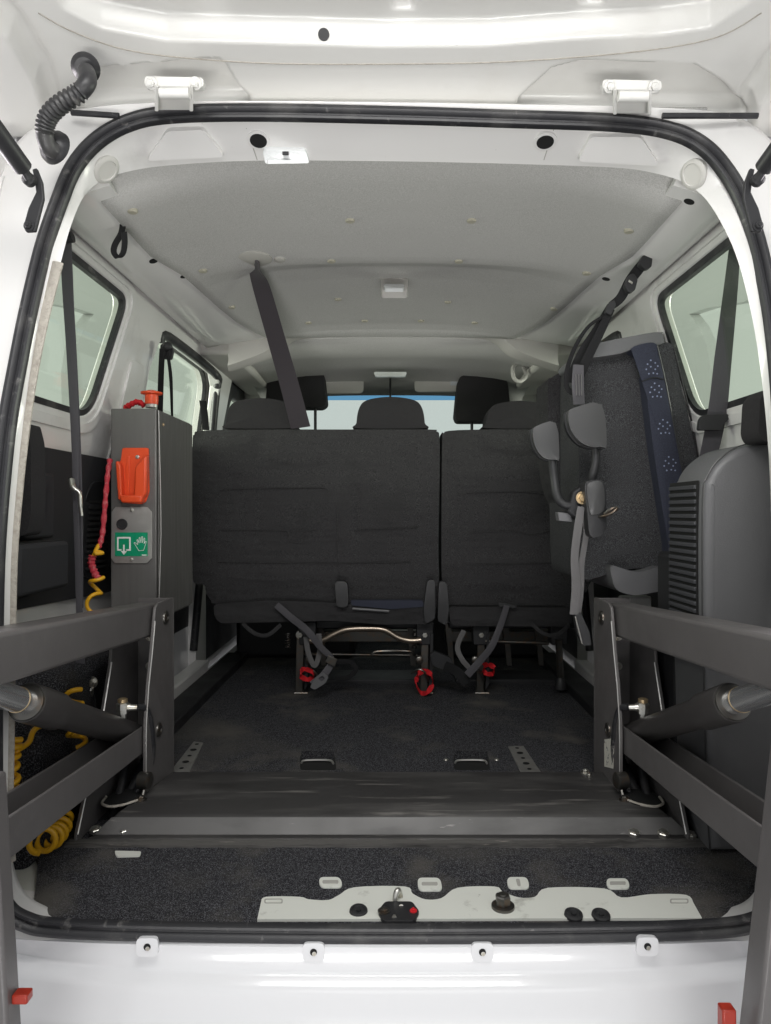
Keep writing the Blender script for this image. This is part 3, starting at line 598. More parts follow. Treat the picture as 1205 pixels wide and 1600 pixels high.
for s in (-1, 1):
    xi = .482 if s < 0 else .448
    xo = xi+.078
    x = s*xi
    mb = MB()
    inner = [(1.575,-.188),(1.475,-.188),(1.46,-.195),(1.452,-.22),(1.435,-.285),(1.415,-.345),(1.402,-.41),(1.40,-.45),(1.40,-.545),(1.43,-.575),(1.575,-.575)]
    up = plate('upright', [(d, z) for d, z in inner], [], lambda d, z, t, x=x, s=s: V(x+s*t, d, z), .006, COATED, lift, bevel=.0015)
    outer = [(1.60,-.205),(1.44,-.215),(1.425,-.30),(1.38,-.40),(1.27,-.575),(1.27,-.59),(1.60,-.59)]
    MB().tube([V(x-s*.0005, 1.4525, -.222), V(x-s*.0005, 1.4345, -.286), V(x-s*.0005,1.4145,-.345), V(x-s*.0005,1.4015,-.41), V(x-s*.0005,1.3995,-.45), V(x-s*.0005,1.3995,-.543)], .0016, 6).build('worn_edge', ALU, up)
    plate('side_plate', outer, [], lambda d, z, t, s=s, xo=xo: V(s*(xo+t), d, z), .006, COATED, lift, bevel=.0015)
    MB().box(min(x, s*xo), max(x, s*xo), 1.575, 1.582, -.575, -.19).build('back_plate', COATED, lift, bevel=.001)
    MB().tube([V(s*(xo-.001),1.4245,-.30), V(s*(xo-.001),1.3795,-.40), V(s*(xo-.001),1.271,-.574)], .0018, 6).build('worn_edge', ALU, up)
    # pivot pins
    for d, z in ((1.520,-.225), (1.475,-.450)):
        MB().lathe(V(x, d, z), (-s, 0, 0), [(0, .015), (.003, .0145), (.005, .011), (.005, .006), (.0035, .005), (.0035, 0)], 26).build('pivot_pin', STEELD, lift)
    # stop boss at foot of upright
    MB().lathe(V(x+s*.010, 1.395, -.524), (-s, -.15, 0), [(0, .016), (.020, .016), (.022, .013)], 26).build('stop_boss', STEELD, lift)
    MB().tube([V(x-s*.002, 1.385, -.54), V(x+s*.000, 1.375, -.556)], .004, 8).build('stop_rod', STEELD, lift)
    MB().hexbolt(V(x, 1.37, -.553), (0,0,1), .008, .006).build('bolt', STEELD, lift, smooth=20)
    # upper arm: closed box section, gently rising towards the camera
    xa0, xa1 = xi+.012, xi+.070
    def armpts(d, zt, h): return [V(s*xa0, d, zt-h), V(s*xa1, d, zt-h), V(s*xa1, d, zt), V(s*xa0, d, zt)]
    a = armpts(1.545, -.196, .066); b = armpts(.80, -.146, .068)
    ua = MB().hexa(a+b).build('upper_arm', COATED, lift, bevel=.006, seg=3)
    # lower arm: open topped channel
    lw = MB()
    for q0, q1 in ((xi+.010, xi+.015), (xi+.062, xi+.067)):
        lw.hexa([V(s*q0,1.46,-.480), V(s*q1,1.46,-.480), V(s*q1,1.46,-.428), V(s*q0,1.46,-.428), V(s*q0,.80,-.440), V(s*q1,.80,-.440), V(s*q1,.80,-.385), V(s*q0,.80,-.385)])
    lw.hexa([V(s*(xi+.0152),1.46,-.480), V(s*(xi+.0618),1.46,-.480), V(s*(xi+.0618),1.46,-.474), V(s*(xi+.0152),1.46,-.474), V(s*(xi+.0152),.80,-.440), V(s*(xi+.0618),.80,-.440), V(s*(xi+.0618),.80,-.434), V(s*(xi+.0152),.80,-.434)])
    lw.build('lower_arm', COATED, lift, bevel=.0015)
    # hydraulic cylinder
    xc = s*(xi+.040); p0 = V(xc, 1.47, -.462); p1 = V(xc, 1.02, -.272); dr = (p1-p0).normalized(); Lc = (p1-p0).length
    cyl = MB().lathe(p0, dr, [(0, .012), (.0, .022), (Lc*.08, .0235), (Lc*.80, .0240), (Lc*.805, .0285), (Lc-.004, .0285), (Lc, .027)], 36).build('hydraulic_cylinder', BARREL, lift)
    MB().lathe(p0+dr*Lc, dr, [(0, .026), (.003, .025), (.004, .018)], 36).build('cylinder_ring', STEELD, cyl)
    MB().lathe(p0+dr*(Lc+.003), dr, [(0, .0175), (.17, .0175), (.172, .013), (.176, .013), (.178, .0175), (.5, .0175)], 32).build('cylinder_rod', CHROME, cyl)
    MB().lathe(p0+dr*(Lc+.025), dr, [(0, .0182), (.0015, .0182)], 32).build('rod_ring', BRASS, cyl)
    # hydraulic elbow fitting
    e0 = V(xc-s*.0, 1.385, -.405)
    ft = MB().lathe(e0, (0, 0, 1), [(0, .007), (.014, .007), (.014, .0105), (.022, .0105), (.022, .012), (.034, .012), (.036, .009), (.036, .006)], 6).lathe(e0+Vector((0, 0, .026)), (-s*.9, .3, -.1), [(0, .008), (.014, .008), (.014, .0065), (.026, .006)], 14).build('hose_fitting', ZINC, lift, smooth=30)
    MB().lathe(e0+Vector((0, 0, .036)), (0, 0, 1), [(0, .0095), (.006, .0095), (.008, .006)], 14).build('fitting_cap', BRASS, ft)
    h0 = e0+Vector((-s*.024, .008, .024))
    MB().tube(cr([h0, h0+Vector((-s*.012, .02, -.01)), h0+Vector((-s*.016, .04, -.06)), h0+Vector((-s*.01, .05, -.13)), V(s*(xi+.03), 1.39, -.575)], 8), .0065, 12).build('hydraulic_hose', RUBBER, lift)
    hp = cr([V(s*(xi+.028),1.56,-.24), V(s*(xi+.026),1.55,-.33), V(s*(xi+.024),1.545,-.46), V(s*(xi+.036),1.46,-.54), V(s*(xi+.05),1.40,-.58)], 24)
    MB().tube(hp, [.011 if i % 2 else .0088 for i in range(len(hp))], 12).build('corrugated_hose', RUBBER, lift, smooth=80)
    MB().tube(cr([V(s*(xi+.06),1.50,-.45), V(s*(xi+.055),1.42,-.54), V(s*(xi+.05),1.36,-.585)], 6), .008, 10).build('hydraulic_hose', RUBBER, lift)
    hl = cr([V(s*(xi+.0),1.37,-.551), V(s*(xi+.02),1.345,-.551), V(s*(xi+.045),1.335,-.551), V(s*(xi+.066),1.35,-.551), V(s*(xi+.07),1.38,-.551)], 6)
    MB().tube(hl, .0025, 8).build('edge_beading', TAPE, lift)
    plate('cable_opening', rr([(xi+.006,1.342),(xi+.066,1.342),(xi+.066,1.42),(xi+.006,1.42)], .02), [], lambda a, b, t, s=s: V(s*a, b, -.5515-t), .001, HOLE, lift)
    for d, z in ((1.56,-.275),(1.56,-.34)):
        MB().hexbolt(V(s*(xi+.052), 1.575, z), (0,-1,0), .006, .005).build('bolt', ZINC, lift, smooth=20)
    # platform upright folded out towards the camera
    post = MB().hexa([V(s*.447,.80,-.30), V(s*.60,.80,-.30), V(s*.60,.83,-.30), V(s*.447,.83,-.30), V(s*.402,.80,-1.05), V(s*.60,.80,-1.05), V(s*.60,.83,-1.05), V(s*.402,.83,-1.05)])
    if s > 0: post = MB().hexa([V(.447,.79,-.20), V(.60,.79,-.20), V(.60,.83,-.20), V(.447,.83,-.20), V(.352,.79,-1.05), V(.60,.79,-1.05), V(.60,.83,-1.05), V(.352,.83,-1.05)])
    post.build('platform_post', COATED, lift, bevel=.004)
    rf = MB().box(*( (-.432,-.414) if s < 0 else (.376,.392) ), .81, .825, -.560 if s < 0 else -.60, -.549 if s < 0 else -.566).build('reflector', REFL, lift, bevel=.002)
# torn maker's label on the right upright
plate('label', [(1.435,-.455),(1.50,-.478),(1.50,-.535),(1.44,-.518)], [], lambda d, z, t: V(.448-.0006-t, d, z), .0004, LABELM, lift)

# ------------------------------------------------------------------ control box
box = thing('control_box', 'tall dark steel pump cabinet with orange holster and green emergency sticker', 'control box', tuple(V(-.58, 1.75, -.245)))
MB().box(-.630, -.5275, 1.60, 1.875, -.245, .232).build('cabinet', BOXM, box, bevel=.0025)
plate('side_cover', [(1.608,-.24),(1.875,-.24),(1.875,.228),(1.608,.228)], [], lambda d, z, t: V(-.5265+.006*math.sin(min(max((z+.24)/.46,0),1)*math.pi)*(1 if d < 1.7 else 0)+t, d, z), .003, BOXM, box, bevel=.001)
MB().tube([V(-.5235,1.603,.228), V(-.519,1.603,.05), V(-.518,1.603,-.05), V(-.5235,1.603,-.24)], .0012, 6).build('cover_edge', ALU, box)
hm = pxmap(1.594)
hol = plate('holster', rr([(192,700),(233,700),(234,768),(229,784),(221,788),(196,786),(189,781),(188,745),(186,724),(190,718)], 3, 3), [], lambda a, b, t: W(a, b, 1.598)-Vector((0, t, 0)), .003, ORANGE, box, bevel=.001)
MB().prism([W(186,722,1.598), W(190,721,1.598), W(194,728,1.598), W(197,782,1.598), W(190,781,1.598)], (0, -.022, 0)).build('holster_side', ORANGE, hol, bevel=.003)
MB().prism([W(234,712,1.598), W(229,716,1.598), W(216,730,1.598), W(214,778,1.598), W(222,787,1.598), W(233,772,1.598)], (0, -.022, 0)).build('holster_side', ORANGE, hol, bevel=.004)
MB().prism([W(191,774,1.598), W(229,774,1.598), W(227,786,1.598), W(196,786,1.598)], (0, -.024, 0)).build('holster_base', ORANGE, hol, bevel=.004)
MB().prism([W(199,714,1.598), W(204,712,1.598), W(204,776,1.598), W(199,776,1.598)], (0, -.006, 0)).build('holster_rib', ORANGE, hol, bevel=.001)
MB().hexbolt(W(215,714,1.594), (0,-1,0), .0045, .002, False).build('screw', ZINC, hol, smooth=20)
MB().hexbolt(W(212,771,1.590), (0,-1,0), .0035, .002, False).build('screw', STEELD, hol, smooth=20)
sp = plate('instruction_plate', [(181,792),(231,792),(238,800),(238,872),(230,880),(180,880),(174,872),(175,800)], [], lambda a, b, t: W(a, b, 1.598)-Vector((0, t, 0)), .002, ALU, box, bevel=.0005)
MB().lathe(W(191,819,1.596), (0,-1,0), [(0, .0125), (.003, .012), (.003, .009), (.0015, .008), (.0015, 0)], 28).build('button', BLACKP, sp)
for q in ((206,797),(205,874)): MB().hexbolt(W(q[0],q[1],1.5955), (0,-1,0), .0042, .0025, False).build('screw', ZINC, sp, smooth=20)
gs = plate('emergency_sticker', [(180,832),(231,832),(231,869),(180,869)], [], lambda a, b, t: W(a, b, 1.5955)-Vector((0, t, 0)), .0005, GREEN, sp)
pr = MB()
def bar(x0, y0, x1, y1): pr.prism([W(x0,y0,1.5946), W(x1,y0,1.5946), W(x1,y1,1.5946), W(x0,y1,1.5946)], (0, -.0003, 0))
bar(183,839,204.5,841.5); bar(183,858,190,860.5); bar(197.5,858,204.5,860.5); bar(183,841.5,185.5,858); bar(202,841.5,204.5,858); bar(192.5,851,195,862)
pr.prism([W(189,861,1.5944), W(198.5,861,1.5944), W(193.7,867,1.5944)], (0,-.0003,0))
bar(222,866.6,229,868)
hand = [(212,852),(209.5,848.5),(210.5,847.5),(214,850),(215.5,851),(214,843.5),(215.3,843),(217.5,848.5),(217.5,840),(219,839.6),(220.2,848),(221.5,838.6),(223,838.8),(222.6,848),(225.3,840.5),(226.6,841.2),(225.2,849.5),(227.6,845.5),(228.8,846.3),(226.5,854),(224.5,860),(217,860.5)]
for i in range(len(hand)): pr.tube([W(*hand[i],1.5944), W(*hand[(i+1) % len(hand)],1.5944)], .0006, 5)
pr.build('pictogram', STICKW, gs, None)
kn = MB().lathe(W(237,637,1.66), (0,0,1), [(0,.0135),(.008,.0135)], 24).build('switch_collar', ALU, box)
MB().lathe(W(237,632,1.66), (0,0,1), [(0,.0145),(.010,.0155),(.022,.015),(.024,.024),(.028,.025),(.030,.016),(.033,.008),(.033,0)], 28).build('orange_knob', ORANGE, box)
MB().tube(cr([W(226,634,1.67), W(215,628,1.67), W(203,633,1.67), W(196,638,1.68)], 6), [.006,.008,.006]*6+[.006], 8).build('red_lead', RED, box)
MB().hexbolt(V(-.524,1.635,.20), (1,0,0), .004, .002, False).build('screw', BRASS, box, smooth=20)

# coiled cable
cab = thing('coiled_cable', 'yellow coiled cable with red sleeved sections hanging beside the dark cabinet', 'cable', tuple(W(145,950,1.52)))
rp = cr([W(172,718,1.60), W(168,745,1.58), W(164,790,1.56), W(160,835,1.55), W(154,856,1.54)], 8)
MB().tube(rp, [.0055+.0012*math.sin(i*1.7) for i in range(len(rp))], 10).build('red_sleeve', REDW, cab, smooth=80)
rp = cr([W(145,868,1.53), W(143,880,1.53), W(148,895,1.53), W(155,907,1.53)], 8)
MB().tube(rp, [.0075+.0014*math.sin(i*1.9) for i in range(len(rp))], 10).build('red_sleeve', REDW, cab, smooth=80)
MB().tube(cr([W(154,852,1.54), W(149,864,1.52), W(160,864,1.53), W(150,862,1.53), W(146,870,1.53)], 6), .0042, 8).build('yellow_coil', YELLOW, cab)
def coil(ctrl, rad, turns, r=.0045, ph=0, rad2=None):
    base_ = cr(ctrl, 30); m = len(base_); pts = []
    for i in range(m):
        t = i/(m-1); tg_ = (base_[min(i+1, m-1)]-base_[max(i-1, 0)]).normalized(); a = tg_.cross(Vector((.1, 1, .05))).normalized(); b = tg_.cross(a); an = ph+turns*2*math.pi*t
        q = rad if rad2 is None else lerp(rad, rad2, t); pts.append(base_[i]+(a*math.cos(an)+b*math.sin(an))*q)
    return MB().tube(pts, r, 10)
coil([W(153,900,1.53), W(148,925,1.53), W(146,955,1.50), W(150,975,1.50)], .013, 2.6, .0042).build('yellow_coil', YELLOW, cab, smooth=80)
coil([W(116,1080,1.32), W(116,1120,1.30), W(122,1165,1.30)], .014, 3.2).build('yellow_coil', YELLOW, cab, smooth=80)
MB().tube(cr([W(118,1120,1.30), W(60,1136,1.18), W(45,1160,1.15), W(28,1172,1.12), W(22,1180,1.12)], 8), .0045, 10).build('yellow_lead', YELLOW, cab)
coil([W(24,1155,1.12), W(17,1190,1.11), W(19,1235,1.11)], .010, 5, .0045).build('yellow_coil', YELLOW, cab, smooth=80)
coil([W(96,1272,1.30), W(92,1292,1.27), W(80,1308,1.23), W(62,1314,1.17)], .018, 5.2, .0050, 1.0).build('yellow_coil', YELLOW, cab, smooth=80)

# ------------------------------------------------------------------ left interior trim
plate('trim_panel', rr([(1.12,-.175),(1.86,-.20),(1.86,.125),(1.12,.125)], .01), [], wallmap(-1, -.012), .012, TRIMP, van, bevel=.003)
plate('trim_panel', rr([(1.12,-.175),(1.86,-.20),(1.86,.105),(1.12,.105)], .01), [], wallmap(1, -.012), .012, TRIMP, van, bevel=.003)
po = thing('door_pocket', 'black moulded storage pocket on the left wall behind the pillar', 'storage pocket', tuple(V(-.66,1.3,-.13)))
MB().box(-.69, -.625, 1.20, 1.385, -.145, -.055).build('bin', TRIMP, po, bevel=.008)
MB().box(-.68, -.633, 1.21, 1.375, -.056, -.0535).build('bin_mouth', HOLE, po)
MB().box(-.69, -.66, 1.29, 1.40, -.05, .075).build('recess_panel', TRIMP, po, bevel=.006)
# louvred vent on left panel
vt = MB()
for k in range(15): vt.box(-.688, -.676, 1.60, 1.70, -.13+k*.0125, -.124+k*.0125)
vp = plate('vent', rr([(1.58,-.15),(1.74,-.15),(1.74,.07),(1.58,.07)], .05), [], wallmap(-1, -.022), .010, BLACKP, van, bevel=.003)
vt.build('louvres', HOLE, vp, None)
# side cushion at the left edge
ls = thing('folded_headrest', 'black padded seat edge folded against the left wall', 'seat', tuple(V(-.60,1.2,-.05)))
pillow('pad', rr([(20,668),(40,658),(48,690),(49,800),(42,836),(10,840),(5,700)], 8, 4), pxmap(1.22), .05, .02, HEADF, ls)
# wheel arch boxes
for s in (-1, 1):
    a0 = 1.18 if s < 0 else 1.40
    mb = MB().prism([V(s*.60,a0,-.60), V(s*.60,a0+.04,-.36), V(s*.60,a0+.14,-.30), V(s*.60,1.66,-.30), V(s*.60,1.80,-.36), V(s*.60,1.86,-.60)], (s*.11, 0, 0))
    mb.build('wheel_arch', CARPETD if s < 0 else BLACKP, van, bevel=.02, seg=3)
    MB().box(min(s*.655, s*.705), max(s*.655, s*.705), 1.90, 2.56, -.60, -.53).build('door_sill', INNER, van, bevel=.006)
    MB().box(min(s*.575, s*.652), max(s*.575, s*.652), 1.88, 2.85, -.594, -.560).build('sill_trim', BLACKP, van, bevel=.004)
    MB().box(min(s*.60, s*.68), max(s*.60, s*.68), 1.862, 1.895, -.60, -.22).build('door_jamb', INNER, van, bevel=.006)

# ------------------------------------------------------------------ belts
b1_ = thing('seat_belt', 'dark grey belt hanging down across the left rear window', 'seat belt', tuple(W(120,1080,1.42)), 'rear seat belts')
ribbon('webbing', [W(103,372,1.30), W(106,450,1.32), W(112,560,1.36), W(118,700,1.38), W(119,790,1.39), W(124,950,1.41), W(126,1045,1.42)], [.020,.021,.019,.016,.013,.011,.013,.02], BELT, b1_)
ribbon('webbing', [W(104,372,1.31), W(117,560,1.37), W(126,760,1.40), W(127,950,1.42)], [.012,.008,.006,.008], BELT, b1_)
MB().tube(cr([W(112,750,1.38), W(114,762,1.37), W(124,770,1.37), W(126,790,1.37), W(128,806,1.37)], 5), [.006,.006,.006,.006,.006,.006,.005,.005,.004,.004,.004,.004,.004,.004,.004,.004,.003,.003,.003,.003,.003], 10).build('tongue', ZINC, b1_)
MB().lathe(W(104,372,1.30), (1,0,.2), [(-.012,.010),(.012,.010)], 16).build('guide', BLACKP, b1_)
plate('buckle', rr([(108,1030),(134,1040),(152,1100),(148,1118),(130,1112),(108,1060)], 6, 4), [], pxmap(1.44), .03, BLACKP, b1_, bevel=.004)
MB().lathe(W(139,1084,1.43), (.2,-.3,1), [(-.02,.006),(0,.009),(.012,.009),(.016,.005)], 14).build('anchor_bolt', ZINC, b1_)
MB().hexbolt(W(144,1066,1.43), (0,-1,0), .008, .01).build('anchor_nut', ZINC, b1_, smooth=20)

b2 = thing('seat_belt', 'wide mauve grey belt running from the headliner down behind the bench', 'seat belt', tuple(W(465,668,2.28)), 'rear seat belts')
ribbon('webbing', [linerpt(394,402)+Vector((0,-.002,0)), W(409,450,1.74), W(432,530,1.95), W(452,600,2.12), W(470,668,2.27)], [.040,.044,.050,.056,.062], BELTP, b2)
MB().lathe(linerpt(396,404)+Vector((0,0,.004)), (0,0,-1), [(0,.042),(.004,.042),(.008,.036),(.010,.0)], 32).build('roof_guide', GREYC, b2)
MB().lathe(linerpt(437,404)+Vector((0,0,.002)), (0,0,-1), [(0,.014),(.006,.013),(.009,.008)], 20).build('hook', GREYC, b2)

b3 = thing('seat_belt', 'black belt hanging from the pillar beside the left side door window', 'seat belt', tuple(W(262,645,1.9)), 'rear seat belts')
ribbon('webbing', [W(254,545,1.85), W(252,580,1.86), W(250,650,1.88)], .015, BELTB, b3)
ribbon('webbing', [W(262,552,1.85), W(267,590,1.86), W(269,650,1.90)], [.008,.009,.006], BELTB, b3)
MB().lathe(W(262,541,1.85), (.5,-.8,0), [(-.01,.011),(.004,.011),(.008,.008),(.010,0)], 22).build('pillar_anchor', BLACKP, b3)
plate('guide', rr([(250,538),(266,534),(271,548),(268,562),(252,560)], 4, 3), [], pxmap(1.86), .01, BLACKP, b3, bevel=.002)
b4 = thing('seat_belt', 'short black belt end standing up beside the bench corner left of the headrests', 'seat belt', tuple(W(320,670,2.3)), 'rear seat belts')
ribbon('webbing', [W(317,626,2.25), W(320,650,2.28), W(322,672,2.3)], .022, BELTB, b4)

lo = thing('strap_loop', 'black webbing loop hanging from the roof edge at left', 'strap', tuple(V(-.55,1.45,.48)))
lq = [(192,352),(189,366),(180,382),(178,394),(184,402),(192,396),(195,380),(194,362)]
lp_ = [hit(a, b, RAILS[:1]+PANELS[:1]) for a, b in lq]; lp_ = [(h[0]+cam_dir(h[0])*.012*(.4+i_/4) if h else W(*lq[i_], 1.4)) for i_, h in enumerate(lp_)]
dm = min((p-Vector((0,0,H))).length for p in lp_); lp_ = [Vector((0,0,H))+(p-Vector((0,0,H))).normalized()*(dm-.003*k_) for k_, p in enumerate(lp_)]
ribbon('webbing', lp_, .011, BELTB, lo, side=(.6,.5,.3))

b5 = thing('seat_belt', 'dark grey belt slanting down across the right rear window', 'seat belt', tuple(W(1105,725,1.5)), 'rear seat belts')
ribbon('webbing', [W(1149,378,1.36), W(1142,450,1.38), W(1130,560,1.40), W(1120,650,1.42), W(1102,735,1.44)], [.020,.027,.034,.038,.034], BELT, b5)
MB().lathe(W(1149,378,1.35), (1,-.2,.1), [(-.012,.012),(.012,.012)], 16).build('guide', BLACKP, b5)
plate('slider', rr([(1094,655),(1100,648),(1139,647),(1140,654),(1130,664),(1128,672),(1092,672)], 3, 3), [], pxmap(1.405), .012, BLACKP, b5, bevel=.003)

st = thing('retaining_strap', 'black strap with buckles tying the folded seat to the roof edge', 'strap', tuple(W(1040,352,1.45)))
MB().prism([W(1031,348,1.47), W(1042,343,1.47), W(1047,356,1.47), W(1044,369,1.47), W(1037,366,1.47)], (0,.012,0)).build('anchor', BLACKP, st, bevel=.003)
MB().lathe(W(1037,351,1.465), (0,-1,0), [(0,.007),(.006,.006),(.007,0)], 16).build('anchor_bolt', STEELD, st)
ribbon('webbing', [W(1040,366,1.47), W(1022,392,1.48), W(1005,412,1.49), W(985,438,1.50), W(970,465,1.51), W(955,478,1.52)], [.016,.02,.022,.020,.018], BELTB, st)
ribbon('webbing', [W(1040,366,1.465), W(1032,385,1.47), W(1022,402,1.48), W(1010,414,1.485)], .010, BELTB, st)
pillow('buckle', rr([(1005,398),(1020,402),(1018,418),(1008,421),(998,412)], 4, 3), pxmap(1.465), .014, .004, BLACKP, st)
pillow('buckle', rr([(982,430),(990,426),(997,436),(992,455),(982,457),(976,446)], 4, 3), pxmap(1.48), .014, .004, BLACKP, st)
plate('buckle_mark', [(983,437),(989,441),(988,444),(982,440)], [], pxmap(1.478), .001, ZINC, st)
pillow('cam_buckle', rr([(950,474),(960,468),(963,476),(955,492),(946,488)], 3, 3), pxmap(1.50), .012, .004, BLACKP, st)
ribbon('webbing', [W(955,478,1.52), W(935,510,1.54), W(912,545,1.55), W(898,575,1.55), W(893,598,1.55)], [.018,.016,.018,.02], BELTB, st)
ribbon('webbing', [W(955,482,1.51), W(940,515,1.52), W(918,560,1.53), W(905,590,1.54)], [.016,.018,.020,.020], BELTB, st)
ribbon('webbing', [W(950,490,1.52), W(920,510,1.54), W(900,540,1.55), W(887,575,1.55), W(886,605,1.55), W(900,612,1.54), W(905,580,1.54)], [.006,.008,.010,.012,.016], BELTB, st)
ribbon('webbing', [W(904,570,1.52), W(903,600,1.52), W(905,632,1.515)], [.022,.026,.024], BELT, st)
for dx in (-4, 0, 4): ribbon('stitching', [W(904+dx,585,1.515), W(905+dx,618,1.513)], .002, BELTG, st)

# ------------------------------------------------------------------ bench seats and front seats
def headrest(parent, x0, x1, y0, y1, D, top=None):
    w_ = x1-x0; q = [(x0+w_*.02,y1),(x0,y1-8),(x0+w_*.04,y0+ (y1-y0)*.35),(x0+w_*.16,y0+4),(x0+w_*.5,y0-1),(x1-w_*.16,y0+4),(x1-w_*.04,y0+(y1-y0)*.35),(x1,y1-8),(x1-w_*.02,y1)]
    c = [(p.x, p.y) for p in cr([Vector((a, b, 0)) for a, b in q], 5, True)]
    h = pillow('headrest', c, pxmap(D), .10, .03, HEADF, parent, crown=.006)
    for f in (.28, .68):
        MB().lathe(W(x0+w_*f, y1+3.5, D+.05), (0,0,1), [(-.006,.013),(.004,.013),(.008,.010),(.02,.006),(.05,.006)], 16).build('headrest_guide', GREYP, h)
    return h
bl = thing('bench_seat', 'double charcoal fabric rear bench section behind two low headrests', 'bench seat', tuple(W(500,1085,2.35)), 'rear bench sections')
bo = [(301,690),(304,679),(314,673),(400,671),(540,671),(670,671),(682,674),(687,684),(687,750),(685,850),(684,945),(650,948),(560,952),(480,950),(345,944),(330,938),(322,925),(319,914),(304,911),(301,890),(300,780)]
bc = [(p.x, p.y) for p in cr([Vector((a, b, 0)) for a, b in bo], 3, True)]
pillow('backrest', bc, pxmap(2.30), .13, .022, FABRIC, bl, crown=.008)
# stitched seams
for q in ([(345,700+65),(400,763),(500,762),(512,768)], [(345,828),(440,829),(450,835),(452,845),(470,848),(474,832),(495,828)], [(527,790),(527,860),(530,900)], [(560,760),(560,822),(566,827),(655,824)], [(340,878),(520,880),(640,878)]):
    MB().tube(cr([W(a, b, 2.2905) for a, b in q], 5), .0022, 6).build('seam', FABRIC, bl)
headrest(bl, 353, 459, 623, 669, 2.31); headrest(bl, 557, 664, 621, 669, 2.31)
pillow('cushion', rr([(333,944),(420,938),(530,942),(612,950),(676,944),(676,975),(600,976),(520,970),(345,974),(336,966)], 8, 4), pxmap(2.27), .30, .02, FABRIC, bl)
pillow('navy_flap', rr([(548,938),(660,938),(664,948),(610,952),(549,946)], 3, 3), pxmap(2.265), .02, .004, NAVY, bl)
MB().tube([W(551,951,2.255), W(608,955,2.255)], .004, 8).build('flap_rod', GREYP, bl)
plate('hinge_cover', rr([(523,908),(543,908),(545,948),(526,950)], 8, 5), [], pxmap(2.24), .03, BLACKP, bl, bevel=.004)
plate('hinge_cover', rr([(668,906),(680,906),(680,968),(664,975),(662,950)], 6, 5), [], pxmap(2.25), .03, BLACKP, bl, bevel=.004)
br = thing('bench_seat', 'single charcoal fabric rear bench section partly behind the folded seat', 'bench seat', tuple(W(800,1085,2.35)), 'rear bench sections')
bo = [(691,690),(693,679),(702,673),(760,671),(840,671),(900,673),(930,690),(932,800),(930,890),(905,940),(895,974),(700,974),(692,950),(690,850)]
bc = [(p.x, p.y) for p in cr([Vector((a, b, 0)) for a, b in bo], 3, True)]
pillow('backrest', bc, pxmap(2.30), .13, .022, FABRIC, br, crown=.008)
for q in ([(730,770),(800,768),(860,772)], [(735,832),(800,830),(830,836),(860,828)], [(730,882),(860,880)], [(700,944),(880,946)]):
    MB().tube(cr([W(a, b, 2.2905) for a, b in q], 5), .0022, 6).build('seam', FABRIC, br)
headrest(br, 760, 868, 627, 669, 2.31)
pillow('cushion', rr([(700,948),(890,950),(895,972),(885,979),(705,978)], 8, 4), pxmap(2.27), .30, .015, FABRIC, br)
plate('hinge_cover', rr([(686,908),(698,910),(702,950),(698,978),(684,970)], 6, 5), [], pxmap(2.25), .03, BLACKP, br, bevel=.004)

def leg(parent, px, lean=0):
    q = [(px-5,985),(px+5,985),(px+6,1020),(px+4,1078),(px+8,1086),(px-8,1086),(px-7,1050),(px-6,1010)]
    l = plate('leg', q, [], pxmap(2.32), .012, STEELD, parent, bevel=.002)
    plate('leg_flange', [(px+9,990),(px+13,990),(px+12,1070),(px+7,1078)], [], pxmap(2.30), .05, BLACKP, l)
    MB().hexbolt(W(px,992,2.315), (0,-1,0), .009, .006).build('bolt', ZINC, l, smooth=20)
    MB().tube([W(px-9,1083,2.31), W(px+12,1083,2.31)], .004, 8).build('latch_bar', STEELD, l)
    return l
leg(bl, 469); leg(bl, 664); leg(br, 752)
BRONZE = mat('bare_steel_tube', (.42, .35, .28), .3, metal=.9)
MB().tube(cr([W(476,1001,2.30), W(502,1001,2.30), W(520,992,2.30), W(540,984,2.30), W(570,982,2.30), W(600,984,2.30), W(622,996,2.30), W(640,1001,2.30), W(658,1000,2.30)], 8), .010, 14).build('cross_tube', BRONZE, bl)
MB().tube([W(758,1002,2.31), W(858,1005,2.31)], .006, 10).build('cross_tube', STEELD, br)
MB().tube([W(470,1022,2.5), W(660,1024,2.5)], .006, 10).build('rear_rod', STEELD, bl)
MB().tube(cr([W(580,1025,2.42), W(590,1018,2.42), W(640,1018,2.42), W(648,1025,2.42)], 4), .005, 8).build('adjuster_bar', STEELD, bl)
for px in (450, 648): 
    cc = coil([W(px,990,2.33), W(px,1012,2.33)], .008, 7, .002); cc.build('spring', STEELD, bl, smooth=80)
for px, par in ((480,bl),(664,bl),(752,br),(874,br)):
    MB().prism([W(px-14,972,2.31), W(px+14,972,2.31), W(px+12,1008,2.31), W(px-12,1008,2.31)], (0,.05,0)).build('frame_bracket', BLACKP, par, bevel=.003)
MB().tube([W(873,1000,2.30), W(876,1060,2.32)], .011, 14).build('foot_tube', STEELD, br)
MB().lathe(W(876,1058,2.32), (0,0,-1), [(0,.012),(.01,.017),(.035,.021),(.038,.021)], 20).build('rubber_foot', BLACKP, br)
for x0_, x1_, par in ((-.30,.13,bl),(.19,.62,br)):
    MB().box(x0_, x1_, 2.52, 2.56, -.46, -.42).build('frame_rail', STEELD, par, bevel=.003)
    MB().box(x0_, x1_, 2.36, 2.40, -.385, -.36).build('frame_rail', BLACKP, par, bevel=.003)
    MB().box(x0_+.03, x1_-.04, 2.45, 2.60, -.594, -.575).build('floor_channel', BLACKP, par, bevel=.003)
for px, par in ((500,bl),(640,bl),(700,br),(790,br),(840,br)):
    plate('frame_strut', [(px-4,975),(px+5,975),(px+10,1040),(px+2,1040)], [], pxmap(2.48), .02, STEELD, par, bevel=.001)
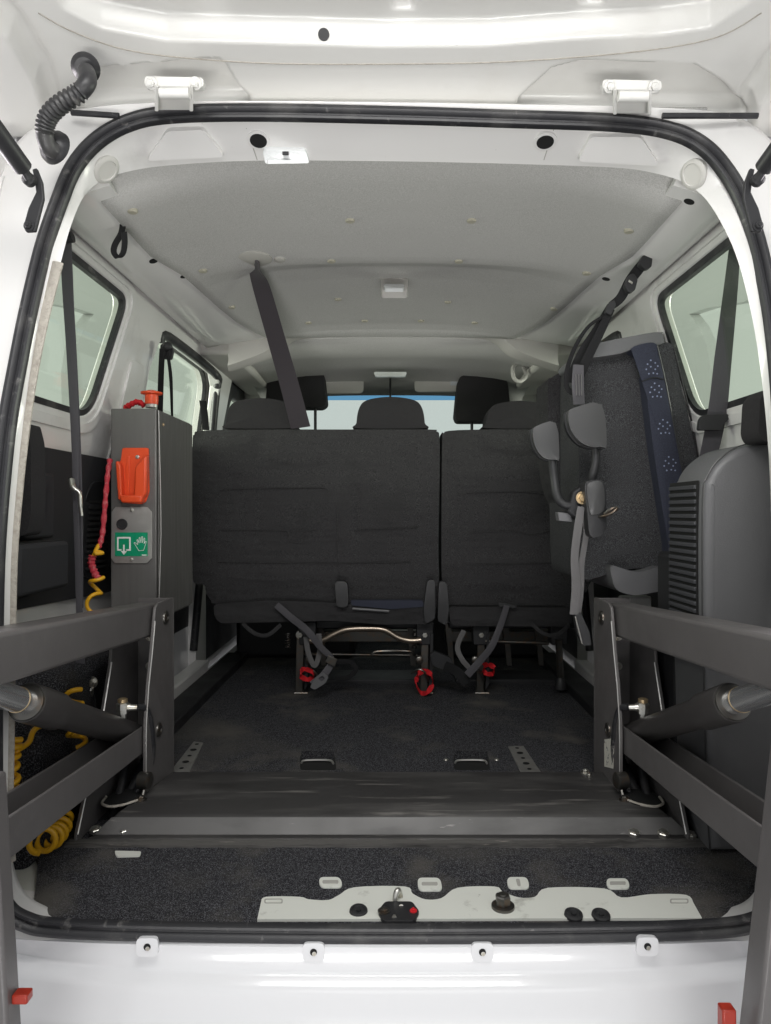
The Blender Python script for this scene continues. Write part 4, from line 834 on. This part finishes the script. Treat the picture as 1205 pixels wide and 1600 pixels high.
for px, par in ((409,bl),(860,br)):
    ribbon('fabric_edge', [W(px-30,974,2.24), W(px-10,990,2.23), W(px+10,992,2.23), W(px+30,976,2.24)], .012, FABRIC, par)
for px, par in ((484,bl),(655,bl),(742,br)):
    MB().lathe(W(px,1030,2.30), (0,-1,0), [(0,.012),(.02,.012),(.022,.008)], 16).build('latch_roller', STEELD, par)
    MB().tube(cr([W(px-12,1052,2.30), W(px,1046,2.29), W(px+10,1052,2.29), W(px+14,1064,2.30)], 5), .004, 8).build('latch_lever', STEELD, par)
# straps and pulls under the bench
def under(name_, label, pts, wd, mt, cat='strap', group='loose straps under the bench'):
    t = thing(name_, label, cat, tuple(pts[-1]), group); ribbon('webbing', pts, wd, mt, t); return t
t = under('floor_strap', 'grey strap with steel slider hanging at the left bench leg', [W(432,945,2.24), W(455,965,2.24), W(480,985,2.22), W(500,1010,2.22), W(518,1030,2.22), W(508,1052,2.21), W(488,1070,2.2)], [.02,.022,.022,.018,.022,.024], BELT)
MB().prism([W(513,1024,2.20), W(527,1030,2.20), W(523,1042,2.20), W(508,1034,2.20)], (0,.006,0)).build('slider', STEELD, t, bevel=.001)
plate('tongue', rr([(494,1058),(504,1050),(514,1058),(508,1068),(492,1078),(484,1074)], 3, 3), [rr([(497,1060),(504,1056),(508,1060),(503,1065)], 1, 2)], pxmap(2.195), .004, GREYP, t, bevel=.001)
ribbon('loop', [W(498,990,2.25), W(500,1015,2.25), W(492,1040,2.25), W(482,1020,2.25), W(478,995,2.25)], .016, BELTG, t)
ribbon('loop', [W(515,1035,2.3), W(545,1034,2.3), W(556,1045,2.3), W(545,1058,2.3), W(525,1060,2.3)], .016, BELTB, t)
t = under('floor_strap', 'grey strap running from the single bench cushion down to its leg', [W(792,946,2.24), W(783,975,2.24), W(768,1010,2.22), W(748,1035,2.22), W(730,1055,2.21)], [.018,.02,.022,.024], BELT)
MB().prism([W(780,942,2.24), W(808,946,2.24), W(806,950,2.24), W(780,947,2.24)], (0,.006,0)).build('slider', BLACKP, t)
ribbon('loop', [W(725,985,2.26), W(715,1010,2.25), W(722,1030,2.24), W(735,1045,2.24)], .016, BELTG, t)
plate('buckle', rr([(672,1022),(680,1018),(705,1028),(712,1045),(700,1050),(676,1040)], 5, 4), [], pxmap(2.26), .02, BLACKP, t, bevel=.004)
ribbon('lap_belt', [W(695,1040,2.25), W(715,1050,2.25), W(730,1068,2.24)], .03, BELTB, t)
for k, (pts, lb) in enumerate((([(470,1050),(475,1045),(488,1050),(490,1058),(480,1062),(470,1056),(470,1050)], 'red pull loop lying on the left bench leg'), ([(655,1052),(664,1048),(674,1055),(676,1068),(668,1082),(658,1082),(651,1070),(652,1056),(655,1052)], 'open red pull loop on the middle bench leg, largest of the three'), ([(756,1040),(764,1038),(772,1044),(770,1052),(760,1053),(755,1046)], 'small red pull tab on the single bench leg'))):
    t = thing('pull_loop', lb, 'pull loop', tuple(W(pts[0][0], pts[0][1], 2.28)), 'red release loops')
    ribbon('webbing', [W(a, b, 2.27+.03*(i % 2)) for i, (a, b) in enumerate(pts)], .016, RED, t, side=(0,.8,.5))

for px, lb, q in ((462, 'black front seat headrest on chrome post seen left beyond the bench', (415,510,553,648)), (754, 'black front seat headrest seen right beyond the bench', (711,799,585,670))):
    fs_ = thing('front_seat', lb, 'car seat', tuple(W(px, 900, 2.9)), 'front seats')
    x0, x1, y0, y1 = q
    pillow('headrest', rr([(x0+6,y0),(x1-6,y0+4),(x1,y1-20),(x1-2,y1-16),(x1-8,y1-12),(x0+4,y1-12),(x0,y1-20)], [14,14,4,4,8,8,4], 5), pxmap(2.85), .10, .03, HEADF, fs_, crown=.006)
    for f in ((.40, .82) if px < 600 else (.3, .7)): MB().tube([W(x0+(x1-x0)*f, y1-16, 2.9), W(x0+(x1-x0)*f, y1+40, 2.9)], .006, 10).build('post', BLACKP, fs_)
    MB().box(W(px,0,2.9).x-.24, W(px,0,2.9).x+.24, 2.88, 3.3, -.594, -.25).build('seat_base', BLACKP, fs_, bevel=.02)
    pillow('backrest', rr([(x0-20,y1+24),(x1+20,y1+24),(x1+30,900),(x0-30,900)], 14, 5), pxmap(2.85), .10, .03, HEADF, fs_)

# ------------------------------------------------------------------ folded third row seat on the right
fsd = thing('folded_seat', 'grey melange third row seat folded upright against the right wall with navy dotted stripe', 'folded seat', tuple(V(.55,1.75,-.17)))
def slab(name, pts, D, depth, rad, mt, parent, crown=.004, slope=0):
    c = [(p.x, p.y) for p in cr([Vector((a, b, 0)) for a, b in pts], 3, True)]
    return pillow(name, c, pxmap(D), depth, rad, mt, parent, crown)
slab('backrest', [(905,575),(912,562),(950,556),(995,550),(1003,562),(1010,620),(1020,700),(1032,780),(1043,850),(1046,875),(1030,886),(975,890),(920,905),(908,890),(905,760),(904,640)], 1.60, .30, .020, FABRICL, fsd)
MB().hexa([W(868,590,1.92), W(908,570,1.63), W(925,572,1.63), W(925,572,1.92), W(880,880,1.92), W(918,912,1.63), W(930,905,1.63), W(930,880,1.92)]).build('side_bolster', FABRIC, fsd, bevel=.015, seg=4)
slab('inner_panel', [(856,602),(862,590),(885,577),(905,570),(925,575),(925,900),(895,895),(880,800),(866,760),(858,700)], 1.78, .14, .012, FABRIC, fsd)
slab('cushion', [(1000,546),(1030,537),(1046,536),(1054,548),(1064,600),(1078,660),(1090,720),(1092,745),(1074,775),(1060,860),(1052,898),(1044,898),(1044,850),(1032,780),(1018,680),(1008,610)], 1.575, .22, .020, FABRICL, fsd)
nv = slab('navy_stripe', [(986,545),(1010,536),(1026,538),(1032,560),(1040,596),(1054,670),(1068,745),(1072,790),(1060,860),(1052,895),(1046,893),(1044,850),(1033,780),(1021,700),(1011,620),(1003,560)], 1.562, .20, .014, NAVY, fsd)
MB().tube(cr([W(1003,596,1.558), W(1022,590,1.556), W(1040,594,1.56)], 4), .0012, 6).build('seam', BLACKP, nv)
MB().tube(cr([W(a,b,1.558) for a,b in [(1027,540),(1040,596),(1054,670),(1068,745)]], 4), .0014, 6).build('seam', BLACKP, nv)
MB().tube(cr([W(a,b,1.575) for a,b in [(1053,545),(1068,605),(1082,665),(1092,722)]], 4), .002, 6).build('seam', FABRIC, nv)
dots = MB()
for (cx_, cy) in ((1019,575),(1025,611),(1038,668),(1047,726),(1058,780)):
    for dx, dy_ in ((-7,-6),(-2,-12),(5,-8),(-9,2),(-2,-2),(5,2),(9,-3),(-5,9),(2,8),(8,9)):
        if cy > 770 and dy_ > 4: continue
        hh = hit(cx_+dx, cy+dy_, [nv]); hh and dots.lathe(hh[0], hh[1], [(-.0003,.0019),(.0005,.0017)], 8)
dots.build('dot_pattern', mat('dot_print', (.26,.29,.42), .8), nv)
MB().hexa([W(913,553,1.57), W(1036,521,1.57), W(1040,518,1.80), W(900,550,1.85), W(914,540,1.57), W(1033,520,1.57), W(1036,517,1.80), W(905,541,1.85)]).build('top_cap', GREYP, fsd, bevel=.002)
tc_ = [(910,557),(912,544),(930,537),(1010,521),(1034,520),(1037,530),(1034,537),(990,545),(970,552),(925,559)]
slab('top_trim', tc_, 1.565, .22, .006, GREYP, fsd, 0)
bt = [(955,884),(972,888),(1000,894),(1030,886),(1048,890),(1052,900),(1050,918),(1020,926),(990,930),(965,922),(957,905)]
slab('bottom_trim', bt, 1.56, .22, .006, GREYP, fsd, 0)
# feet: plastic cups on bent tubes
def cup(x0, y0, x1, y1, D):
    w_ = x1-x0; h = y1-y0
    q = [(x0+w_*.2,y0+h*.08),(x1-w_*.12,y0),(x1,y1-3),(x1-w_*.12,y1),(x0+w_*.62,y1),(x0+w_*.35,y1-h*.12),(x0+w_*.14,y0+h*.62),(x0+w_*.06,y0+h*.25)]
    q2 = [(a-w_*.08, b+h*.02) for a, b in q]
    o = slab('foot_cup', q, D, .03, .006, CUPP, fsd, 0.002)
    slab('cup_flange', [(a-w_*.09, b+h*.04) for a, b in q], D+.022, .014, .003, BLACKP, o, 0)
    return o
cup(884,632,948,698,1.46); cup(830,661,874,718,1.50)
MB().tube(cr([W(930,698,1.49), W(931,720,1.49), W(926,745,1.49), W(925,765,1.50)], 8), .0085, 16).build('foot_tube', BLACKP, fsd)
MB().tube(cr([W(863,718,1.52), W(866,745,1.52), W(871,775,1.51), W(882,788,1.50), W(900,790,1.50)], 8), .0095, 16).build('foot_tube', BLACKP, fsd)
slab('latch_body', [(914,760),(922,751),(938,750),(946,760),(948,800),(946,828),(936,838),(922,836),(918,800)], 1.455, .05, .008, BLACKP, fsd)
slab('latch_cover', [(917,762),(925,753),(938,752),(944,764),(944,796),(930,804),(922,800)], 1.448, .02, .005, CUPP, fsd)
MB().prism([W(896,768,1.49), W(914,756,1.49), W(918,800,1.49), W(908,816,1.49), W(888,800,1.49)], (0,.04,0)).build('latch_bracket', BLACKP, fsd, bevel=.004)
MB().prism([W(872,800,1.51), W(893,802,1.51), W(895,816,1.51), W(874,814,1.51)], (0,.03,0)).build('latch_foot', GREYP, fsd, bevel=.002)
MB().hexbolt(W(910,778,1.482), (0,-1,.1), .009, .007).build('bolt', BRASS, fsd, smooth=20)
MB().tube(cr([W(932,808,1.46), W(945,806,1.44), W(958,800,1.43), W(964,794,1.43), W(955,795,1.43), W(945,803,1.44)], 6), .0032, 10).build('hook', STEELD, fsd)
MB().tube([W(884,912,1.6), W(884,905,1.8)], .003, 6)
gsr = thing('grey_strap', 'light grey webbing loop hanging from the folded seat latch', 'strap', tuple(W(900,960,1.5)))
ribbon('webbing', [W(908,792,1.475), W(904,820,1.47), W(898,870,1.48), W(900,915,1.49), W(897,960,1.5)], [.014,.017,.016,.018,.018], BELTG, gsr)
ribbon('webbing', [W(912,790,1.485), W(916,830,1.49), W(909,880,1.50), W(908,920,1.50), W(903,962,1.51)], [.010,.012,.012,.012], BELTG, gsr)
pillow('tongue', rr([(898,962),(908,958),(922,990),(924,1008),(912,1009),(903,990)], 3, 3), pxmap(1.5), .02, .004, BLACKP, gsr)
MB().tube([W(899,963,1.498), W(910,1006,1.498)], .0015, 6).build('metal_edge', ZINC, gsr)

# ------------------------------------------------------------------ right quarter housing with louvres
hs = thing('side_housing', 'tall textured grey plastic housing with louvred side at the right', 'plastic housing', tuple(V(.6,1.3,-.6)))
hp = [(.55,-.585),(.545,-.50),(.537,-.2),(.537,.02),(.545,.06),(.565,.09),(.60,.113),(.66,.125),(.70,.126),(.70,-.585)]
hc = [(p.x, p.y) for p in cr([Vector((a, b, 0)) for a, b in hp[:9]], 5)]+[(.70,-.585)]
pillow('shell', hc, lambda a, b, t: V(a, 1.225+t, b), .145, .016, GREYP, hs)
MB().tube(cr([V(a-.0005, 1.232, b+.0005) for a, b in hc[:-1]], 1), .0012, 6).build('edge_line', CUPP, hs)
lv = MB(); dk = MB()
for k in range(19):
    z = -.19+k*.0128
    lv.hexa([V(.5300,1.250,z), V(.540,1.250,z), V(.540,1.366,z), V(.5300,1.366,z), V(.5300,1.250,z+.0065), V(.540,1.250,z+.0085), V(.540,1.366,z+.0085), V(.5300,1.366,z+.0065)])
MB().box(.5335,.5375,1.247,1.368,-.195,.055).build('grille_cavity', HOLE, hs)
lv.build('louvres', LOUV, hs, bevel=.001)
MB().box(.545,.70,1.37,1.47,-.595,-.08).build('rear_shell', BLACKP, hs, bevel=.01)
pb = thing('headrest_pad', 'black headrest edge standing at the right side above the grey housing', 'headrest', tuple(V(.63,1.2,.13)))
pillow('pad', rr([(1188,622),(1200,608),(1240,602),(1250,690),(1192,690),(1185,676)], 8, 4), pxmap(1.17), .06, .02, HEADF, pb)

# ------------------------------------------------------------------ floor fittings
def rail(pts, lb):
    t = thing('floor_rail', lb, 'floor rail', tuple(FL(*pts[0])), 'perforated anchorage rails')
    q = [FL(a, b, -.5862) for a, b in pts]
    MB().prism(q, (0,0,-.005)).build('rail', ALU, t, bevel=.001)
    c0 = (q[0]+q[1])/2; c1 = (q[2]+q[3])/2; hb = MB()
    for k in range(5):
        p = c0.lerp(c1, (k+.5)/5)+Vector((0,0,.0008)); hb.lathe(p, (0,0,1), [(0,.008 if k % 2 else .005),(.0004,.008 if k % 2 else .005)], 14)
    hb.build('rail_holes', HOLE, t)
rail([(266,1205),(295,1207),(318,1160),(303,1158)], 'worn perforated steel rail in the carpet at left of the base plate')
rail([(814,1206),(846,1207),(818,1165),(794,1166)], 'worn perforated steel rail in the carpet at right of the base plate')
for cx_, lb in ((496,'dark recessed floor anchor in the carpet left of centre'), (736,'dark recessed floor anchor with pale bar right of centre')):
    t = thing('floor_anchor', lb, 'floor anchor', tuple(FL(cx_, 1190)), 'recessed floor anchors')
    plate('recess', rr([(cx_-27,1179),(cx_+27,1179),(cx_+30,1203),(cx_-27,1203)], 5, 4), [], flm(-.5885), .002, HOLE, t)
    plate('lid', rr([(cx_-25,1173),(cx_+26,1173),(cx_+26,1186),(cx_-25,1187)], 3, 3), [], flm(-.5872), .002, CARPETD, t)
    MB().tube(cr([FL(cx_-25,1192,-.586), FL(cx_-18,1188,-.584), FL(cx_+18,1188,-.584), FL(cx_+25,1193,-.586)], 5), .0025, 8).build('bar', ALU, t)
    if cx_ > 600:
        for px in (697, 776): MB().lathe(FL(px,1187,-.589), (0,0,1), [(0,.006),(.002,.005),(.002,0)], 14).build('screw', ZINC, t)
for q, lb in (([(712,1139),(718,1130),(724,1136),(722,1144)], ''),):
    pass
